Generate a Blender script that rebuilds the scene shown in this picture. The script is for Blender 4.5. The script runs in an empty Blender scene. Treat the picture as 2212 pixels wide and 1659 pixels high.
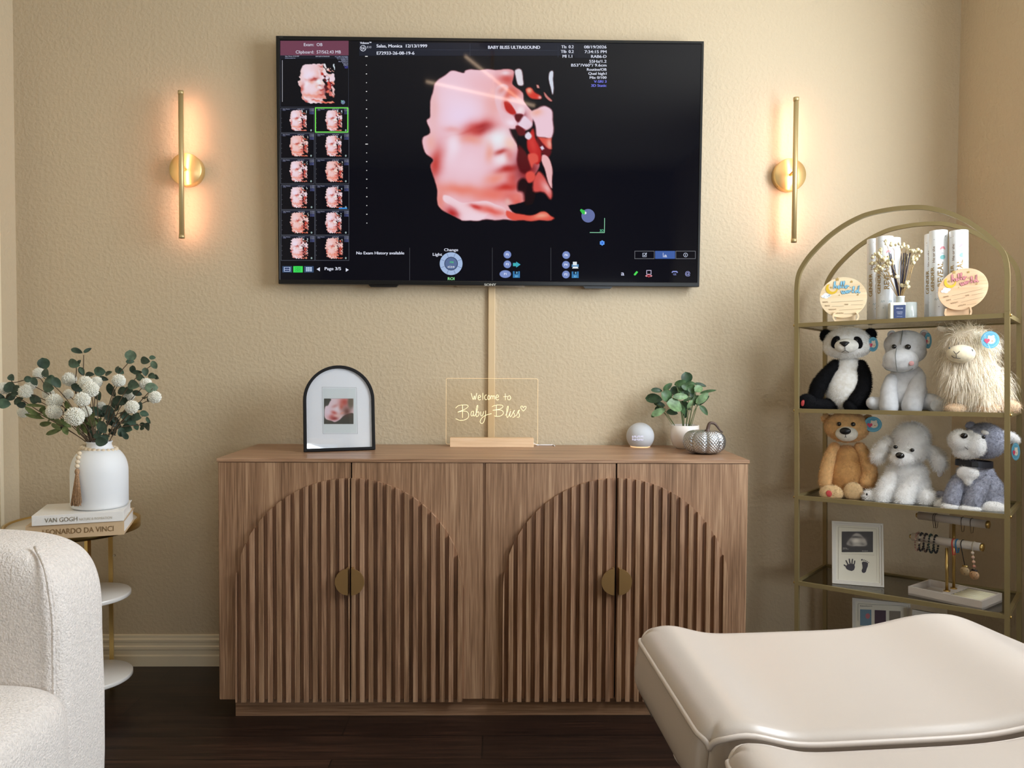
import bpy, math, random
import numpy as np
from mathutils import Vector, Matrix, noise as mnoise
random.seed(7)
RNG = np.random.default_rng(11)
PI = math.pi
S = bpy.context.scene
COL = S.collection

# ---------------------------------------------------------------- camera
W, H, F = 2212, 1659, 1650.06
PITCH, YAW, ROLL = .0301, .0172, .0056
CAM = Vector((.0415, -2.7028, 1.0851))
fw = Vector((math.sin(YAW)*math.cos(PITCH), math.cos(YAW)*math.cos(PITCH), -math.sin(PITCH)))
rt = Vector((math.cos(YAW), -math.sin(YAW), 0)); up = rt.cross(fw)
R2 = rt*math.cos(ROLL)+up*math.sin(ROLL); U2 = -rt*math.sin(ROLL)+up*math.cos(ROLL)
cd = bpy.data.cameras.new('camera'); cam = bpy.data.objects.new('camera', cd); COL.objects.link(cam)
cd.sensor_width = 36; cd.sensor_fit = 'HORIZONTAL'; cd.lens = F/W*36; cd.clip_start = .02
cm = Matrix((R2, U2, -fw)).transposed().to_4x4(); cm.translation = CAM
cam.matrix_world = cm; S.camera = cam

# ---------------------------------------------------------------- light and exposure
def srgb(r, g, b):
    f = lambda c: (c/255/12.92) if c/255 <= .04045 else ((c/255+.055)/1.055)**2.4
    return (f(r), f(g), f(b), 1)
wd = bpy.data.worlds.new('world'); S.world = wd; wd.use_nodes = True
wd.node_tree.nodes['Background'].inputs[0].default_value = (.72, .86, 1, 1)
wd.node_tree.nodes['Background'].inputs[1].default_value = 1.2
def area(name, loc, aim, sx, sy, power, color):
    l = bpy.data.lights.new(name, 'AREA'); l.shape = 'RECTANGLE'; l.size = sx; l.size_y = sy
    l.energy = power; l.color = color
    o = bpy.data.objects.new(name, l); COL.objects.link(o); o.location = loc
    o.rotation_euler = (Vector(aim)-Vector(loc)).to_track_quat('-Z', 'Z').to_euler(); return o
XL, XR, YB, ZC = -1.6427, 1.6635, -4.7, 2.66
# daylight entering by the window of the right wall and by the one behind the camera
area('daylight_right_window', (XR+.14, -1.45, 1.75), (XR-1, -1.45, 1.70), 1.56, 1.26, 108, (.86, .93, 1))
area('daylight_rear_window', (1.12, YB-.14, 1.2), (.7, YB+1, 1.2), 1.0, .82, 30, (.84, .92, 1))
S.view_settings.view_transform = 'Standard'; S.view_settings.look = 'None'
S.view_settings.exposure = 0.0; S.view_settings.gamma = 1.0; S.view_settings.use_curve_mapping = False
S.cycles.use_denoising = True; S.cycles.max_bounces = 8; S.cycles.diffuse_bounces = 5
S.cycles.transparent_max_bounces = 12; S.cycles.sample_clamp_indirect = 6

# ---------------------------------------------------------------- pixel <-> place
def ray(px, py): return fw+R2*((px-W/2)/F)-U2*((py-H/2)/F)
def at(px, py, y):
    d = ray(px, py); return CAM+d*((y-CAM.y)/d.y)
def atz(px, py, z):
    d = ray(px, py); return CAM+d*((z-CAM.z)/d.z)
def onplane(M, px, py):
    """point of the pixel on the local y=0 plane of M, in local coordinates"""
    Mi = M.inverted(); o = Mi@CAM; d = Mi.to_3x3()@ray(px, py); t = -o.y/d.y; return o+d*t

# ---------------------------------------------------------------- materials
MC = {}
def nodes(name):
    m = bpy.data.materials.new(name); m.use_nodes = True; nt = m.node_tree
    return m, nt, nt.nodes['Principled BSDF']
def N(nt, t, **kw):
    n = nt.nodes.new(t)
    for k, v in kw.items():
        if k in n.inputs: n.inputs[k].default_value = v
        else: setattr(n, k, v)
    return n
def mat(name, rgb, rough=.5, metal=0, bump=None, var=None, sheen=0, coat=0, emit=None, es=1, spec=None, alpha=1):
    if name in MC: return MC[name]
    m, nt, p = nodes(name); c = srgb(*rgb); L = nt.links.new
    p.inputs['Base Color'].default_value = c; p.inputs['Roughness'].default_value = rough; p.inputs['Metallic'].default_value = metal
    if sheen: p.inputs['Sheen Weight'].default_value = sheen
    if coat: p.inputs['Coat Weight'].default_value = coat; p.inputs['Coat Roughness'].default_value = .15
    if spec is not None: p.inputs['Specular IOR Level'].default_value = spec
    if emit: p.inputs['Emission Color'].default_value = srgb(*emit); p.inputs['Emission Strength'].default_value = es
    if alpha < 1: p.inputs['Alpha'].default_value = alpha
    if bump or var: tc = N(nt, 'ShaderNodeTexCoord')
    if var:
        n = N(nt, 'ShaderNodeTexNoise', Scale=var[0], Detail=4.0); L(tc.outputs['Object'], n.inputs['Vector'])
        r = N(nt, 'ShaderNodeValToRGB'); L(n.outputs['Fac'], r.inputs[0])
        a = var[1]; r.color_ramp.elements[0].position = .3; r.color_ramp.elements[1].position = .7
        r.color_ramp.elements[0].color = tuple(x*(1-a) for x in c[:3])+(1,); r.color_ramp.elements[1].color = tuple(min(1, x*(1+a)) for x in c[:3])+(1,)
        L(r.outputs[0], p.inputs['Base Color'])
    if bump:
        n = N(nt, 'ShaderNodeTexNoise', Scale=bump[0], Detail=bump[3] if len(bump) > 3 else 3.0); L(tc.outputs['Object'], n.inputs['Vector'])
        b = N(nt, 'ShaderNodeBump', Strength=bump[1], Distance=bump[2]); L(n.outputs['Fac'], b.inputs['Height']); L(b.outputs[0], p.inputs['Normal'])
    MC[name] = m; return m
def wood(name, cols, axis, rough=.45, sc=1.0, planks=None):
    """grain running along axis (0 x, 1 y, 2 z)"""
    if name in MC: return MC[name]
    m, nt, p = nodes(name); L = nt.links.new
    tc = N(nt, 'ShaderNodeTexCoord'); mp = N(nt, 'ShaderNodeMapping'); L(tc.outputs['Object'], mp.inputs[0])
    s = [22*sc]*3; s[axis] = 1.1*sc; mp.inputs['Scale'].default_value = s
    n1 = N(nt, 'ShaderNodeTexNoise', Scale=1.0, Detail=8.0, Roughness=.62, Distortion=.9); L(mp.outputs[0], n1.inputs['Vector'])
    mp2 = N(nt, 'ShaderNodeMapping'); L(tc.outputs['Object'], mp2.inputs[0]); s2 = [240*sc]*3; s2[axis] = 7*sc; mp2.inputs['Scale'].default_value = s2
    n2 = N(nt, 'ShaderNodeTexNoise', Scale=1.0, Detail=3.0); L(mp2.outputs[0], n2.inputs['Vector'])
    mx = N(nt, 'ShaderNodeMath', operation='MULTIPLY_ADD'); L(n2.outputs['Fac'], mx.inputs[0]); mx.inputs[1].default_value = .46; 
    m2 = N(nt, 'ShaderNodeMath', operation='MULTIPLY'); L(n1.outputs['Fac'], m2.inputs[0]); m2.inputs[1].default_value = .54; L(m2.outputs[0], mx.inputs[2])
    r = N(nt, 'ShaderNodeValToRGB'); L(mx.outputs[0], r.inputs[0]); e = r.color_ramp.elements
    e[0].position = .37; e[0].color = srgb(*cols[0]); e[1].position = .63; e[1].color = srgb(*cols[2])
    k = e.new(.5); k.color = srgb(*cols[1])
    out = r.outputs[0]
    if planks:
        bt = N(nt, 'ShaderNodeTexBrick'); bt.offset = .37
        L(tc.outputs['Object'], bt.inputs['Vector']); bt.inputs['Scale'].default_value = 1
        bt.inputs['Brick Width'].default_value = planks[0]; bt.inputs['Row Height'].default_value = planks[1]; bt.inputs['Mortar Size'].default_value = .0022
        bt.inputs['Color1'].default_value = (1, 1, 1, 1); bt.inputs['Color2'].default_value = (.45, .45, .45, 1); bt.inputs['Mortar'].default_value = (.12, .12, .12, 1)
        mm = N(nt, 'ShaderNodeMix', data_type='RGBA', blend_type='MULTIPLY'); mm.inputs[0].default_value = 1
        L(out, mm.inputs[6]); L(bt.outputs['Color'], mm.inputs[7]); out = mm.outputs[2]
    L(out, p.inputs['Base Color']); p.inputs['Roughness'].default_value = rough
    b = N(nt, 'ShaderNodeBump', Strength=.25, Distance=.0006); L(mx.outputs[0], b.inputs['Height']); L(b.outputs[0], p.inputs['Normal'])
    MC[name] = m; return m
def colmat(name, emit=False, rough=.5, strength=1.0, spec=.5, metal=0):
    if name in MC: return MC[name]
    m, nt, p = nodes(name); a = N(nt, 'ShaderNodeVertexColor'); a.layer_name = 'Col'
    p.inputs['Roughness'].default_value = rough; p.inputs['Specular IOR Level'].default_value = spec; p.inputs['Metallic'].default_value = metal
    if emit:
        p.inputs['Base Color'].default_value = (.004, .004, .005, 1); nt.links.new(a.outputs[0], p.inputs['Emission Color']); p.inputs['Emission Strength'].default_value = strength
    else: nt.links.new(a.outputs[0], p.inputs['Base Color'])
    MC[name] = m; return m
def glassy(name, rgb, clear, rough=.02, fk=.55):
    """thin pane: part clear, part glossy"""
    if name in MC: return MC[name]
    m, nt, p = nodes(name); L = nt.links.new; out = nt.nodes['Material Output']; nt.nodes.remove(p)
    t = N(nt, 'ShaderNodeBsdfTransparent'); t.inputs[0].default_value = srgb(*rgb); g = N(nt, 'ShaderNodeBsdfGlossy', Roughness=rough)
    lw = N(nt, 'ShaderNodeLayerWeight', Blend=.35); mr = N(nt, 'ShaderNodeMath', operation='MULTIPLY_ADD'); L(lw.outputs['Fresnel'], mr.inputs[0]); mr.inputs[1].default_value = fk; mr.inputs[2].default_value = 1-clear
    mr.use_clamp = True
    mx = N(nt, 'ShaderNodeMixShader'); L(mr.outputs[0], mx.inputs[0]); L(t.outputs[0], mx.inputs[1]); L(g.outputs[0], mx.inputs[2]); L(mx.outputs[0], out.inputs[0])
    MC[name] = m; return m

# ---------------------------------------------------------------- mesh building
def catmull(pts, n=6, closed=False):
    P = [Vector(p) for p in pts]
    if len(P) < 3: return P
    out = []; k = len(P); rng = range(k if closed else k-1)
    for i in rng:
        p0 = P[(i-1) % k] if closed or i > 0 else P[0]*2-P[1]
        p1 = P[i]; p2 = P[(i+1) % k]
        p3 = P[(i+2) % k] if closed or i+2 < k else P[-1]*2-P[-2]
        for j in range(n):
            t = j/n; out.append(.5*((2*p1)+(p2-p0)*t+(2*p0-5*p1+4*p2-p3)*t*t+(3*p1-p0-3*p2+p3)*t**3))
    if not closed: out.append(P[-1])
    return out
class MB:
    def __init__(s): s.v = []; s.f = []; s.m = []; s.sm = []
    def add(s, v, f, mi=0, smooth=True):
        b = len(s.v); s.v += [tuple(x) for x in v]
        for q in f: s.f.append(tuple(i+b for i in q)); s.m.append(mi); s.sm.append(smooth)
        return s
    def box(s, lo, hi, mi=0, M=None):
        x0, y0, z0 = lo; x1, y1, z1 = hi
        v = [(x0,y0,z0),(x1,y0,z0),(x1,y1,z0),(x0,y1,z0),(x0,y0,z1),(x1,y0,z1),(x1,y1,z1),(x0,y1,z1)]
        if M: v = [M@Vector(p) for p in v]
        return s.add(v, [(0,3,2,1),(4,5,6,7),(0,1,5,4),(1,2,6,5),(2,3,7,6),(3,0,4,7)], mi, False)
    def tube(s, pts, r, seg=8, closed=False, caps=True, mi=0, square=None):
        """round tube (r number or list) or rectangular bar (square=(half width, half height, up))"""
        P = [Vector(p) for p in pts]; n = len(P); rr = r if isinstance(r, (list, tuple)) else [r]*n
        T = []
        for i in range(n):
            a = P[i-1] if (i or closed) else P[0]; b = P[(i+1) % n] if (i < n-1 or closed) else P[-1]
            t = (b-a); T.append(t.normalized() if t.length > 1e-9 else Vector((0, 0, 1)))
        if square: nx = (Vector(square[2])-T[0]*Vector(square[2]).dot(T[0])).normalized()
        else:
            nx = T[0].orthogonal().normalized()
        v = []; seg = 4 if square else seg
        for i in range(n):
            nx = (nx-T[i]*nx.dot(T[i])); nx = nx.normalized() if nx.length > 1e-6 else T[i].orthogonal().normalized()
            ny = T[i].cross(nx)
            if square:
                for a, b in ((1,1),(-1,1),(-1,-1),(1,-1)): v.append(P[i]+nx*square[1]*a+ny*square[0]*b)
            else:
                for k in range(seg):
                    a = 2*PI*k/seg; v.append(P[i]+(nx*math.cos(a)+ny*math.sin(a))*rr[i])
        f = []
        for i in range(n if closed else n-1):
            for k in range(seg):
                a = i*seg+k; b = i*seg+(k+1) % seg; c = ((i+1) % n)*seg+(k+1) % seg; d = ((i+1) % n)*seg+k; f.append((a, b, c, d))
        if caps and not closed: f.append(tuple(range(seg-1, -1, -1))); f.append(tuple(range((n-1)*seg, n*seg)))
        return s.add(v, f, mi, not square)
    def cyl(s, p0, p1, r0, r1=None, seg=24, mi=0):
        p0, p1 = Vector(p0), Vector(p1); r1 = r0 if r1 is None else r1
        t = (p1-p0).normalized(); nx = t.orthogonal().normalized(); ny = t.cross(nx)
        v = [p0+(nx*math.cos(2*PI*k/seg)+ny*math.sin(2*PI*k/seg))*r0 for k in range(seg)]+[p1+(nx*math.cos(2*PI*k/seg)+ny*math.sin(2*PI*k/seg))*r1 for k in range(seg)]
        s.add(v, [(k, (k+1) % seg, seg+(k+1) % seg, seg+k) for k in range(seg)], mi, True)
        s.add(v[:seg], [tuple(range(seg-1, -1, -1))], mi, False); s.add(v[seg:], [tuple(range(seg))], mi, False); return s
    def lathe(s, prof, seg=40, c=(0, 0, 0), mi=0, fr=None):
        v = []; n = len(prof)
        for r, z in prof:
            for k in range(seg):
                a = 2*PI*k/seg; q = fr(a, z) if fr else 1
                v.append((c[0]+r*q*math.cos(a), c[1]+r*q*math.sin(a), c[2]+z))
        f = [(i*seg+k, i*seg+(k+1) % seg, (i+1)*seg+(k+1) % seg, (i+1)*seg+k) for i in range(n-1) for k in range(seg)]
        if prof[0][0] > 1e-6: f.append(tuple(range(seg-1, -1, -1)))
        if prof[-1][0] > 1e-6: f.append(tuple(range((n-1)*seg, n*seg)))
        return s.add(v, f, mi, True)
    def ball(s, c, r, seg=16, rings=10, mi=0, M=None):
        r = (r, r, r) if not isinstance(r, (tuple, list)) else r; v = []; c = Vector(c)
        for i in range(rings+1):
            th = PI*i/rings
            for k in range(seg):
                a = 2*PI*k/seg; p = Vector((r[0]*math.sin(th)*math.cos(a), r[1]*math.sin(th)*math.sin(a), r[2]*math.cos(th)))
                v.append(c+(M@p if M else p))
        f = [(i*seg+k, (i+1)*seg+k, (i+1)*seg+(k+1) % seg, i*seg+(k+1) % seg) for i in range(rings) for k in range(seg)]
        return s.add(v, f, mi, True)
    def prism(s, poly, y0, y1, mi=0, smooth=False):
        """polygon in x,z pushed from y0 to y1"""
        n = len(poly); v = [(p[0], y0, p[1]) for p in poly]+[(p[0], y1, p[1]) for p in poly]
        s.add(v, [(k, (k+1) % n, n+(k+1) % n, n+k) for k in range(n)], mi, smooth)
        s.add(v[:n], [tuple(range(n-1, -1, -1))], mi, False); s.add(v[n:], [tuple(range(n))], mi, False); return s
    def ring(s, outer, inner, y0, y1, mi=0):
        """frame between two x,z outlines of equal point count"""
        n = len(outer); v = [(p[0], y0, p[1]) for p in outer]+[(p[0], y0, p[1]) for p in inner]+[(p[0], y1, p[1]) for p in outer]+[(p[0], y1, p[1]) for p in inner]
        f = []
        for k in range(n):
            j = (k+1) % n; f += [(k, j, n+j, n+k), (2*n+k, 3*n+k, 3*n+j, 2*n+j), (k, 2*n+k, 2*n+j, j), (n+k, n+j, 3*n+j, 3*n+k)]
        return s.add(v, f, mi, False)
    def build(s, name, mats, parent=None, M=None, bevel=0, bseg=2, sub=0, flip=True):
        me = bpy.data.meshes.new(name); v = s.v
        if M: v = [tuple(M@Vector(p)) for p in v]
        me.from_pydata(v, [], s.f)
        for m in (mats if isinstance(mats, (list, tuple)) else [mats]): me.materials.append(m)
        me.polygons.foreach_set('material_index', s.m); me.polygons.foreach_set('use_smooth', s.sm)
        import bmesh
        b = bmesh.new(); b.from_mesh(me); bmesh.ops.remove_doubles(b, verts=b.verts, dist=1e-6)
        if flip: bmesh.ops.recalc_face_normals(b, faces=b.faces)
        b.to_mesh(me); b.free(); me.update()
        o = bpy.data.objects.new(name, me); COL.objects.link(o)
        if parent: o.parent = parent
        if bevel:
            d = o.modifiers.new('bevel', 'BEVEL'); d.width = bevel; d.segments = bseg; d.limit_method = 'ANGLE'; d.angle_limit = .6; d.harden_normals = False
        if sub: d = o.modifiers.new('sub', 'SUBSURF'); d.levels = sub; d.render_levels = sub
        return o
def thing(name, label, cat, M=None, loc=None, rz=0, group=None):
    o = bpy.data.objects.new(name, None); COL.objects.link(o); o.empty_display_size = .03
    o.matrix_world = M if M else Matrix.Translation(loc or (0, 0, 0))@Matrix.Rotation(rz, 4, 'Z')
    return tag(o, label, cat, group)
def tag(o, label, cat, group=None):
    o['label'] = label; o['category'] = cat
    if group: o['group'] = group
    return o
def struct(o): o['kind'] = 'structure'; return o
def trs(loc, rz=0, rx=0): return Matrix.Translation(loc)@Matrix.Rotation(rz, 4, 'Z')@Matrix.Rotation(rx, 4, 'X')

# ---------------------------------------------------------------- flat print: coloured shapes and lettering on a surface
TC = {}
def text2d(txt):
    if txt in TC: return TC[txt]
    c = bpy.data.curves.new('t', 'FONT'); c.body = txt; c.size = 1; c.resolution_u = 3
    o = bpy.data.objects.new('t', c); COL.objects.link(o); dg = bpy.context.evaluated_depsgraph_get(); dg.update()
    me = bpy.data.meshes.new_from_object(o.evaluated_get(dg)); v = [(a.co.x, a.co.y) for a in me.vertices]; f = [tuple(p.vertices) for p in me.polygons]
    bpy.data.objects.remove(o); bpy.data.curves.remove(c); bpy.data.meshes.remove(me)
    x0 = min((p[0] for p in v), default=0); x1 = max((p[0] for p in v), default=0)
    TC[txt] = ([(p[0]-x0, p[1]) for p in v], f, x1-x0); return TC[txt]
class Art:
    """mapf(u, v, lift) -> local point; yd: v grows downwards"""
    def __init__(s, mapf, yd=True, step=.00025): s.mapf = mapf; s.v = []; s.f = []; s.c = []; s.yd = yd; s.step = step
    def raw(s, pts, faces, col, L):
        b = len(s.v); lin = srgb(*col) if not isinstance(col, list) else None
        for i, p in enumerate(pts): s.v.append(tuple(s.mapf(p[0], p[1], L*s.step))); s.c.append(lin or col[i])
        s.f += [tuple(i+b for i in q) for q in faces]
    def poly(s, pts, col, L=1): s.raw(pts, [tuple(range(len(pts)))], col, L)
    def fan(s, pts, col, L=1):
        n = len(pts); c = (sum(p[0] for p in pts)/n, sum(p[1] for p in pts)/n); s.raw([c]+list(pts), [(0, 1+i, 1+(i+1) % n) for i in range(n)], col, L)
    def rect(s, x0, y0, x1, y1, col, L=1): s.poly([(x0, y0), (x1, y0), (x1, y1), (x0, y1)], col, L)
    def frame(s, x0, y0, x1, y1, w, col, L=1):
        s.rect(x0, y0, x1, y0+w, col, L); s.rect(x0, y1-w, x1, y1, col, L); s.rect(x0, y0, x0+w, y1, col, L); s.rect(x1-w, y0, x1, y1, col, L)
    def disc(s, x, y, rx, ry=None, col=(255, 255, 255), L=1, n=28, rot=0):
        ry = rx if ry is None else ry; c, q = math.cos(rot), math.sin(rot)
        s.fan([(x+rx*math.cos(2*PI*k/n)*c-ry*math.sin(2*PI*k/n)*q, y+rx*math.cos(2*PI*k/n)*q+ry*math.sin(2*PI*k/n)*c) for k in range(n)], col, L)
    def line(s, pts, w, col, L=1, smooth=False, closed=False):
        P = [Vector((p[0], p[1], 0)) for p in pts]
        if smooth: P = catmull(P, 5, closed)
        if closed: P = P+[P[0]]
        n = len(P); v = []
        for i in range(n):
            t = (P[min(i+1, n-1)]-P[max(i-1, 0)]); t = t.normalized() if t.length > 1e-9 else Vector((1, 0, 0)); m = Vector((-t.y, t.x, 0))*w/2
            v += [P[i]+m, P[i]-m]
        s.raw(v, [(2*i, 2*i+1, 2*i+3, 2*i+2) for i in range(n-1)], col, L)
    def text(s, txt, x, y, h, col, align='l', rot=0, L=2, width=None, bold=0):
        """h cap height; (x, y) baseline point"""
        v, f, w = text2d(txt); k = h/.70; kx = k if width is None or w == 0 else width/w
        off = {'l': 0, 'c': -w/2, 'r': -w}[align]; c, q = math.cos(rot), math.sin(rot); sg = -1 if s.yd else 1
        for dx in ((0,) if not bold else (-bold/2, bold/2)):
            pts = []
            for p in v:
                a = (p[0]+off)*kx+dx; b = p[1]*k*sg; pts.append((x+a*c-b*q, y+a*q+b*c))
            s.raw(pts, f, col, L)
    def grid(s, x0, y0, x1, y1, rgb, L=1, skip=None):
        """rgb: (ny, nx, 3) sRGB 0..255 array, corner colours"""
        ny, nx = rgb.shape[:2]; c = np.clip(rgb/255, 0, 1); lin = np.where(c <= .04045, c/12.92, ((c+.055)/1.055)**2.4); b = len(s.v)
        for j in range(ny):
            for i in range(nx):
                s.v.append(tuple(s.mapf(x0+(x1-x0)*i/(nx-1), y0+(y1-y0)*j/(ny-1), L*s.step))); s.c.append((*lin[j, i], 1))
        for j in range(ny-1):
            for i in range(nx-1):
                if skip is not None and skip[j:j+2, i:i+2].all(): continue
                s.f.append((b+j*nx+i, b+j*nx+i+1, b+(j+1)*nx+i+1, b+(j+1)*nx+i))
    def build(s, name, m, parent=None):
        me = bpy.data.meshes.new(name); me.from_pydata(s.v, [], s.f); me.materials.append(m)
        a = me.color_attributes.new('Col', 'FLOAT_COLOR', 'POINT'); a.data.foreach_set('color', np.array(s.c, dtype=np.float32).ravel())
        me.update(); o = bpy.data.objects.new(name, me); COL.objects.link(o)
        if parent: o.parent = parent
        return o
def planemap(M, front=-.0006):
    """art given in photograph pixels, laid on the local y=0 plane of M (front towards -y)"""
    def f(px, py, lift):
        p = onplane(M, px, py); return (p.x, front-lift, p.z)
    return f
def localmap(front=-.0006): return lambda u, v, lift: (u, front-lift, v)

# painted picture made of soft blobs and outlines (used for what the screens and prints show)
def paint(nx, ny, box, ops, bg=(10, 10, 12), seed=1, warp=0):
    x, y = np.meshgrid(np.linspace(box[0], box[2], nx), np.linspace(box[1], box[3], ny)); img = np.zeros((ny, nx, 3))+np.array(bg, float); cov = np.zeros((ny, nx))
    if warp:
        x = x+warp*(np.sin(y*.031+seed)+.5*np.sin(x*.057+seed*2)+.1*np.sin(y*.11)); y = y+warp*(np.sin(x*.036+seed*3)+.5*np.sin(y*.049)+.1*np.sin(x*.12))
    for op in ops:
        if op[0] == 'b':
            _, cx, cy, rx, ry, ang, col, al = op[:8]; pw = op[8] if len(op) > 8 else 2; a = math.radians(ang); c, s_ = math.cos(a), math.sin(a)
            u = ((x-cx)*c+(y-cy)*s_)/rx; v = (-(x-cx)*s_+(y-cy)*c)/ry; k = al*np.exp(-(u*u+v*v)**(pw/2))
        else:
            _, pts, col, soft = op[:4]
            if len(pts) > 4 and soft > 3: pts = [(q.x, q.y) for q in catmull([(p_[0], p_[1], 0) for p_ in pts], 4, True)]
            al = op[4] if len(op) > 4 else 1; ins = np.zeros(x.shape, bool); d2 = np.full(x.shape, 1e12); n = len(pts)
            for i in range(n):
                x0, y0 = pts[i]; x1, y1 = pts[(i+1) % n]
                if y0 != y1: ins ^= ((y0 > y) != (y1 > y)) & (x < (x1-x0)*(y-y0)/(y1-y0)+x0)
                dx, dy = x1-x0, y1-y0; t = np.clip(((x-x0)*dx+(y-y0)*dy)/(dx*dx+dy*dy+1e-9), 0, 1); d2 = np.minimum(d2, (x-x0-t*dx)**2+(y-y0-t*dy)**2)
            sd = np.sqrt(d2)*np.where(ins, 1, -1); k = np.clip(sd/(2*soft)+.5, 0, 1)*al
            if op[0] == 'p': cov = np.maximum(cov, k)
        if op[0] == 'b' and len(op) <= 9: k = k*np.maximum(cov, .0)
        img = img*(1-k[..., None])+np.array(col, float)*k[..., None]
    return img
# ================================================================ the room
def wallmat(name, rgb, spec=.3):
    if name in MC: return MC[name]
    m, nt, p = nodes(name); L = nt.links.new; p.inputs['Base Color'].default_value = srgb(*rgb); p.inputs['Roughness'].default_value = .62; p.inputs['Specular IOR Level'].default_value = spec
    tc = N(nt, 'ShaderNodeTexCoord'); n = N(nt, 'ShaderNodeTexNoise', Scale=80.0, Detail=1.6, Roughness=.5, Distortion=.15); L(tc.outputs['Object'], n.inputs['Vector'])
    r = N(nt, 'ShaderNodeMapRange'); r.inputs['From Min'].default_value = .38; r.inputs['From Max'].default_value = .66; L(n.outputs['Fac'], r.inputs['Value'])
    b = N(nt, 'ShaderNodeBump', Strength=.5, Distance=.0015); L(r.outputs[0], b.inputs['Height']); L(b.outputs[0], p.inputs['Normal']); MC[name] = m; return m
WALL = wallmat('beige_orange_peel_paint', (198, 181, 153))
TRIM = mat('cream_trim_paint', (232, 218, 190), .4)
T = .12
struct(MB().box((XL-T, 0, -T), (XR+T, T, ZC+T)).build('wall_back', WALL))
struct(MB().box((XL-T, YB-T, -T), (XL, 0, ZC+T)).build('wall_left', WALL))
b = MB()   # right wall with its window opening
wy0, wy1, wz0, wz1 = -2.2, -.70, 1.15, 2.35
b.box((XR, YB-T, -T), (XR+T, wy0, ZC+T)); b.box((XR, wy1, -T), (XR+T, 0, ZC+T)); b.box((XR, wy0, -T), (XR+T, wy1, wz0)); b.box((XR, wy0, wz1), (XR+T, wy1, ZC+T))
struct(b.build('wall_right', WALL))
b = MB(); rx0, rx1, rz0, rz1 = .62, 1.62, .8, 1.62
b.box((XL, YB-T, -T), (rx0, YB, ZC+T)); b.box((rx1, YB-T, -T), (XR, YB, ZC+T)); b.box((rx0, YB-T, -T), (rx1, YB, rz0)); b.box((rx0, YB-T, rz1), (rx1, YB, ZC+T))
struct(b.build('wall_rear', wallmat('bounce_cutting_taupe', (132, 116, 94))))  # unseen wall, its tone darkened to weaken light bounced into the room
struct(MB().box((XL, YB, ZC), (XR, 0, ZC+T)).build('ceiling', mat('ceiling_white', (226, 220, 206), .8, bump=(120, .3, .001))))
FLOOR = wood('espresso_plank_floor', [(26, 15, 12), (48, 30, 23), (76, 50, 38)], 0, .38, .8, planks=(1.1, .13))
struct(MB().box((XL, YB, -T), (XR, 0, 0)).build('floor', FLOOR))
def winframe(name, ax, c, a0, a1, z0, z1):
    b = MB(); w = .05
    for lo, hi, p, q in ((a0, a0+w, z0, z1), (a1-w, a1, z0, z1), (a0, a1, z0, z0+w), (a0, a1, z1-w, z1), (a0, a1, (z0+z1)/2-.02, (z0+z1)/2+.02)):
        if ax == 'x': b.box((c, lo, p), (c+.04, hi, q))
        else: b.box((lo, c, p), (hi, c+.04, q))
    struct(b.build(name, TRIM))
winframe('window_1', 'x', XR+.05, wy0, wy1, wz0, wz1)
winframe('window_2', 'y', YB-.08, rx0, rx1, rz0, rz1)
# baseboards: stepped profile swept along each wall
prof = [(0, 0), (.016, 0), (.016, .036), (.0125, .041), (.0125, .056), (.0155, .060), (.0155, .069), (.011, .073), (.011, .084), (.0135, .087), (.0135, .094), (.008, .098), (.008, .107), (.004, .110), (0, .110)]
def base(name, p0, p1, nrm):
    n = len(prof); v = []; 
    for p in (p0, p1): v += [(p[0]+nrm[0]*a, p[1]+nrm[1]*a, z) for a, z in prof]
    b = MB(); b.add(v, [(k, (k+1) % n, n+(k+1) % n, n+k) for k in range(n)]+[tuple(range(n)), tuple(range(2*n-1, n-1, -1))], 0, False); struct(b.build(name, TRIM))
base('baseboard_back', (XL, 0), (XR, 0), (0, -1)); base('baseboard_right', (XR, -.017), (XR, YB), (-1, 0))
# door and casing at the near end of the left wall
b = MB(); b.box((XL, -.205, 0), (XL+.018, -.118, 2.12)); b.box((XL, -1.17, 0), (XL+.018, -1.085, 2.12)); b.box((XL, -1.085, 2.035), (XL+.018, -.205, 2.12))
b.box((XL+.018, -.135, 0), (XL+.024, -.118, 2.12)); struct(b.build('trim_1', TRIM, bevel=.003))
b = MB(); b.box((XL+.001, -1.083, .004), (XL+.010, -.207, 2.033))
for z0, z1 in ((.2, .95), (1.1, 1.9)):
    for y0, y1 in ((-1.0, -.69), (-.6, -.29)):
        b.box((XL+.010, y0, z0), (XL+.014, y1, z0+.02)); b.box((XL+.010, y0, z1-.02), (XL+.014, y1, z1)); b.box((XL+.010, y0, z0), (XL+.014, y0+.02, z1)); b.box((XL+.010, y1-.02, z0), (XL+.014, y1, z1))
struct(b.build('door_1', TRIM))
base('baseboard_left', (XL, -1.175), (XL, YB), (1, 0)); base('baseboard_rear', (XL+.017, YB), (XR-.017, YB), (0, 1))

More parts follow.
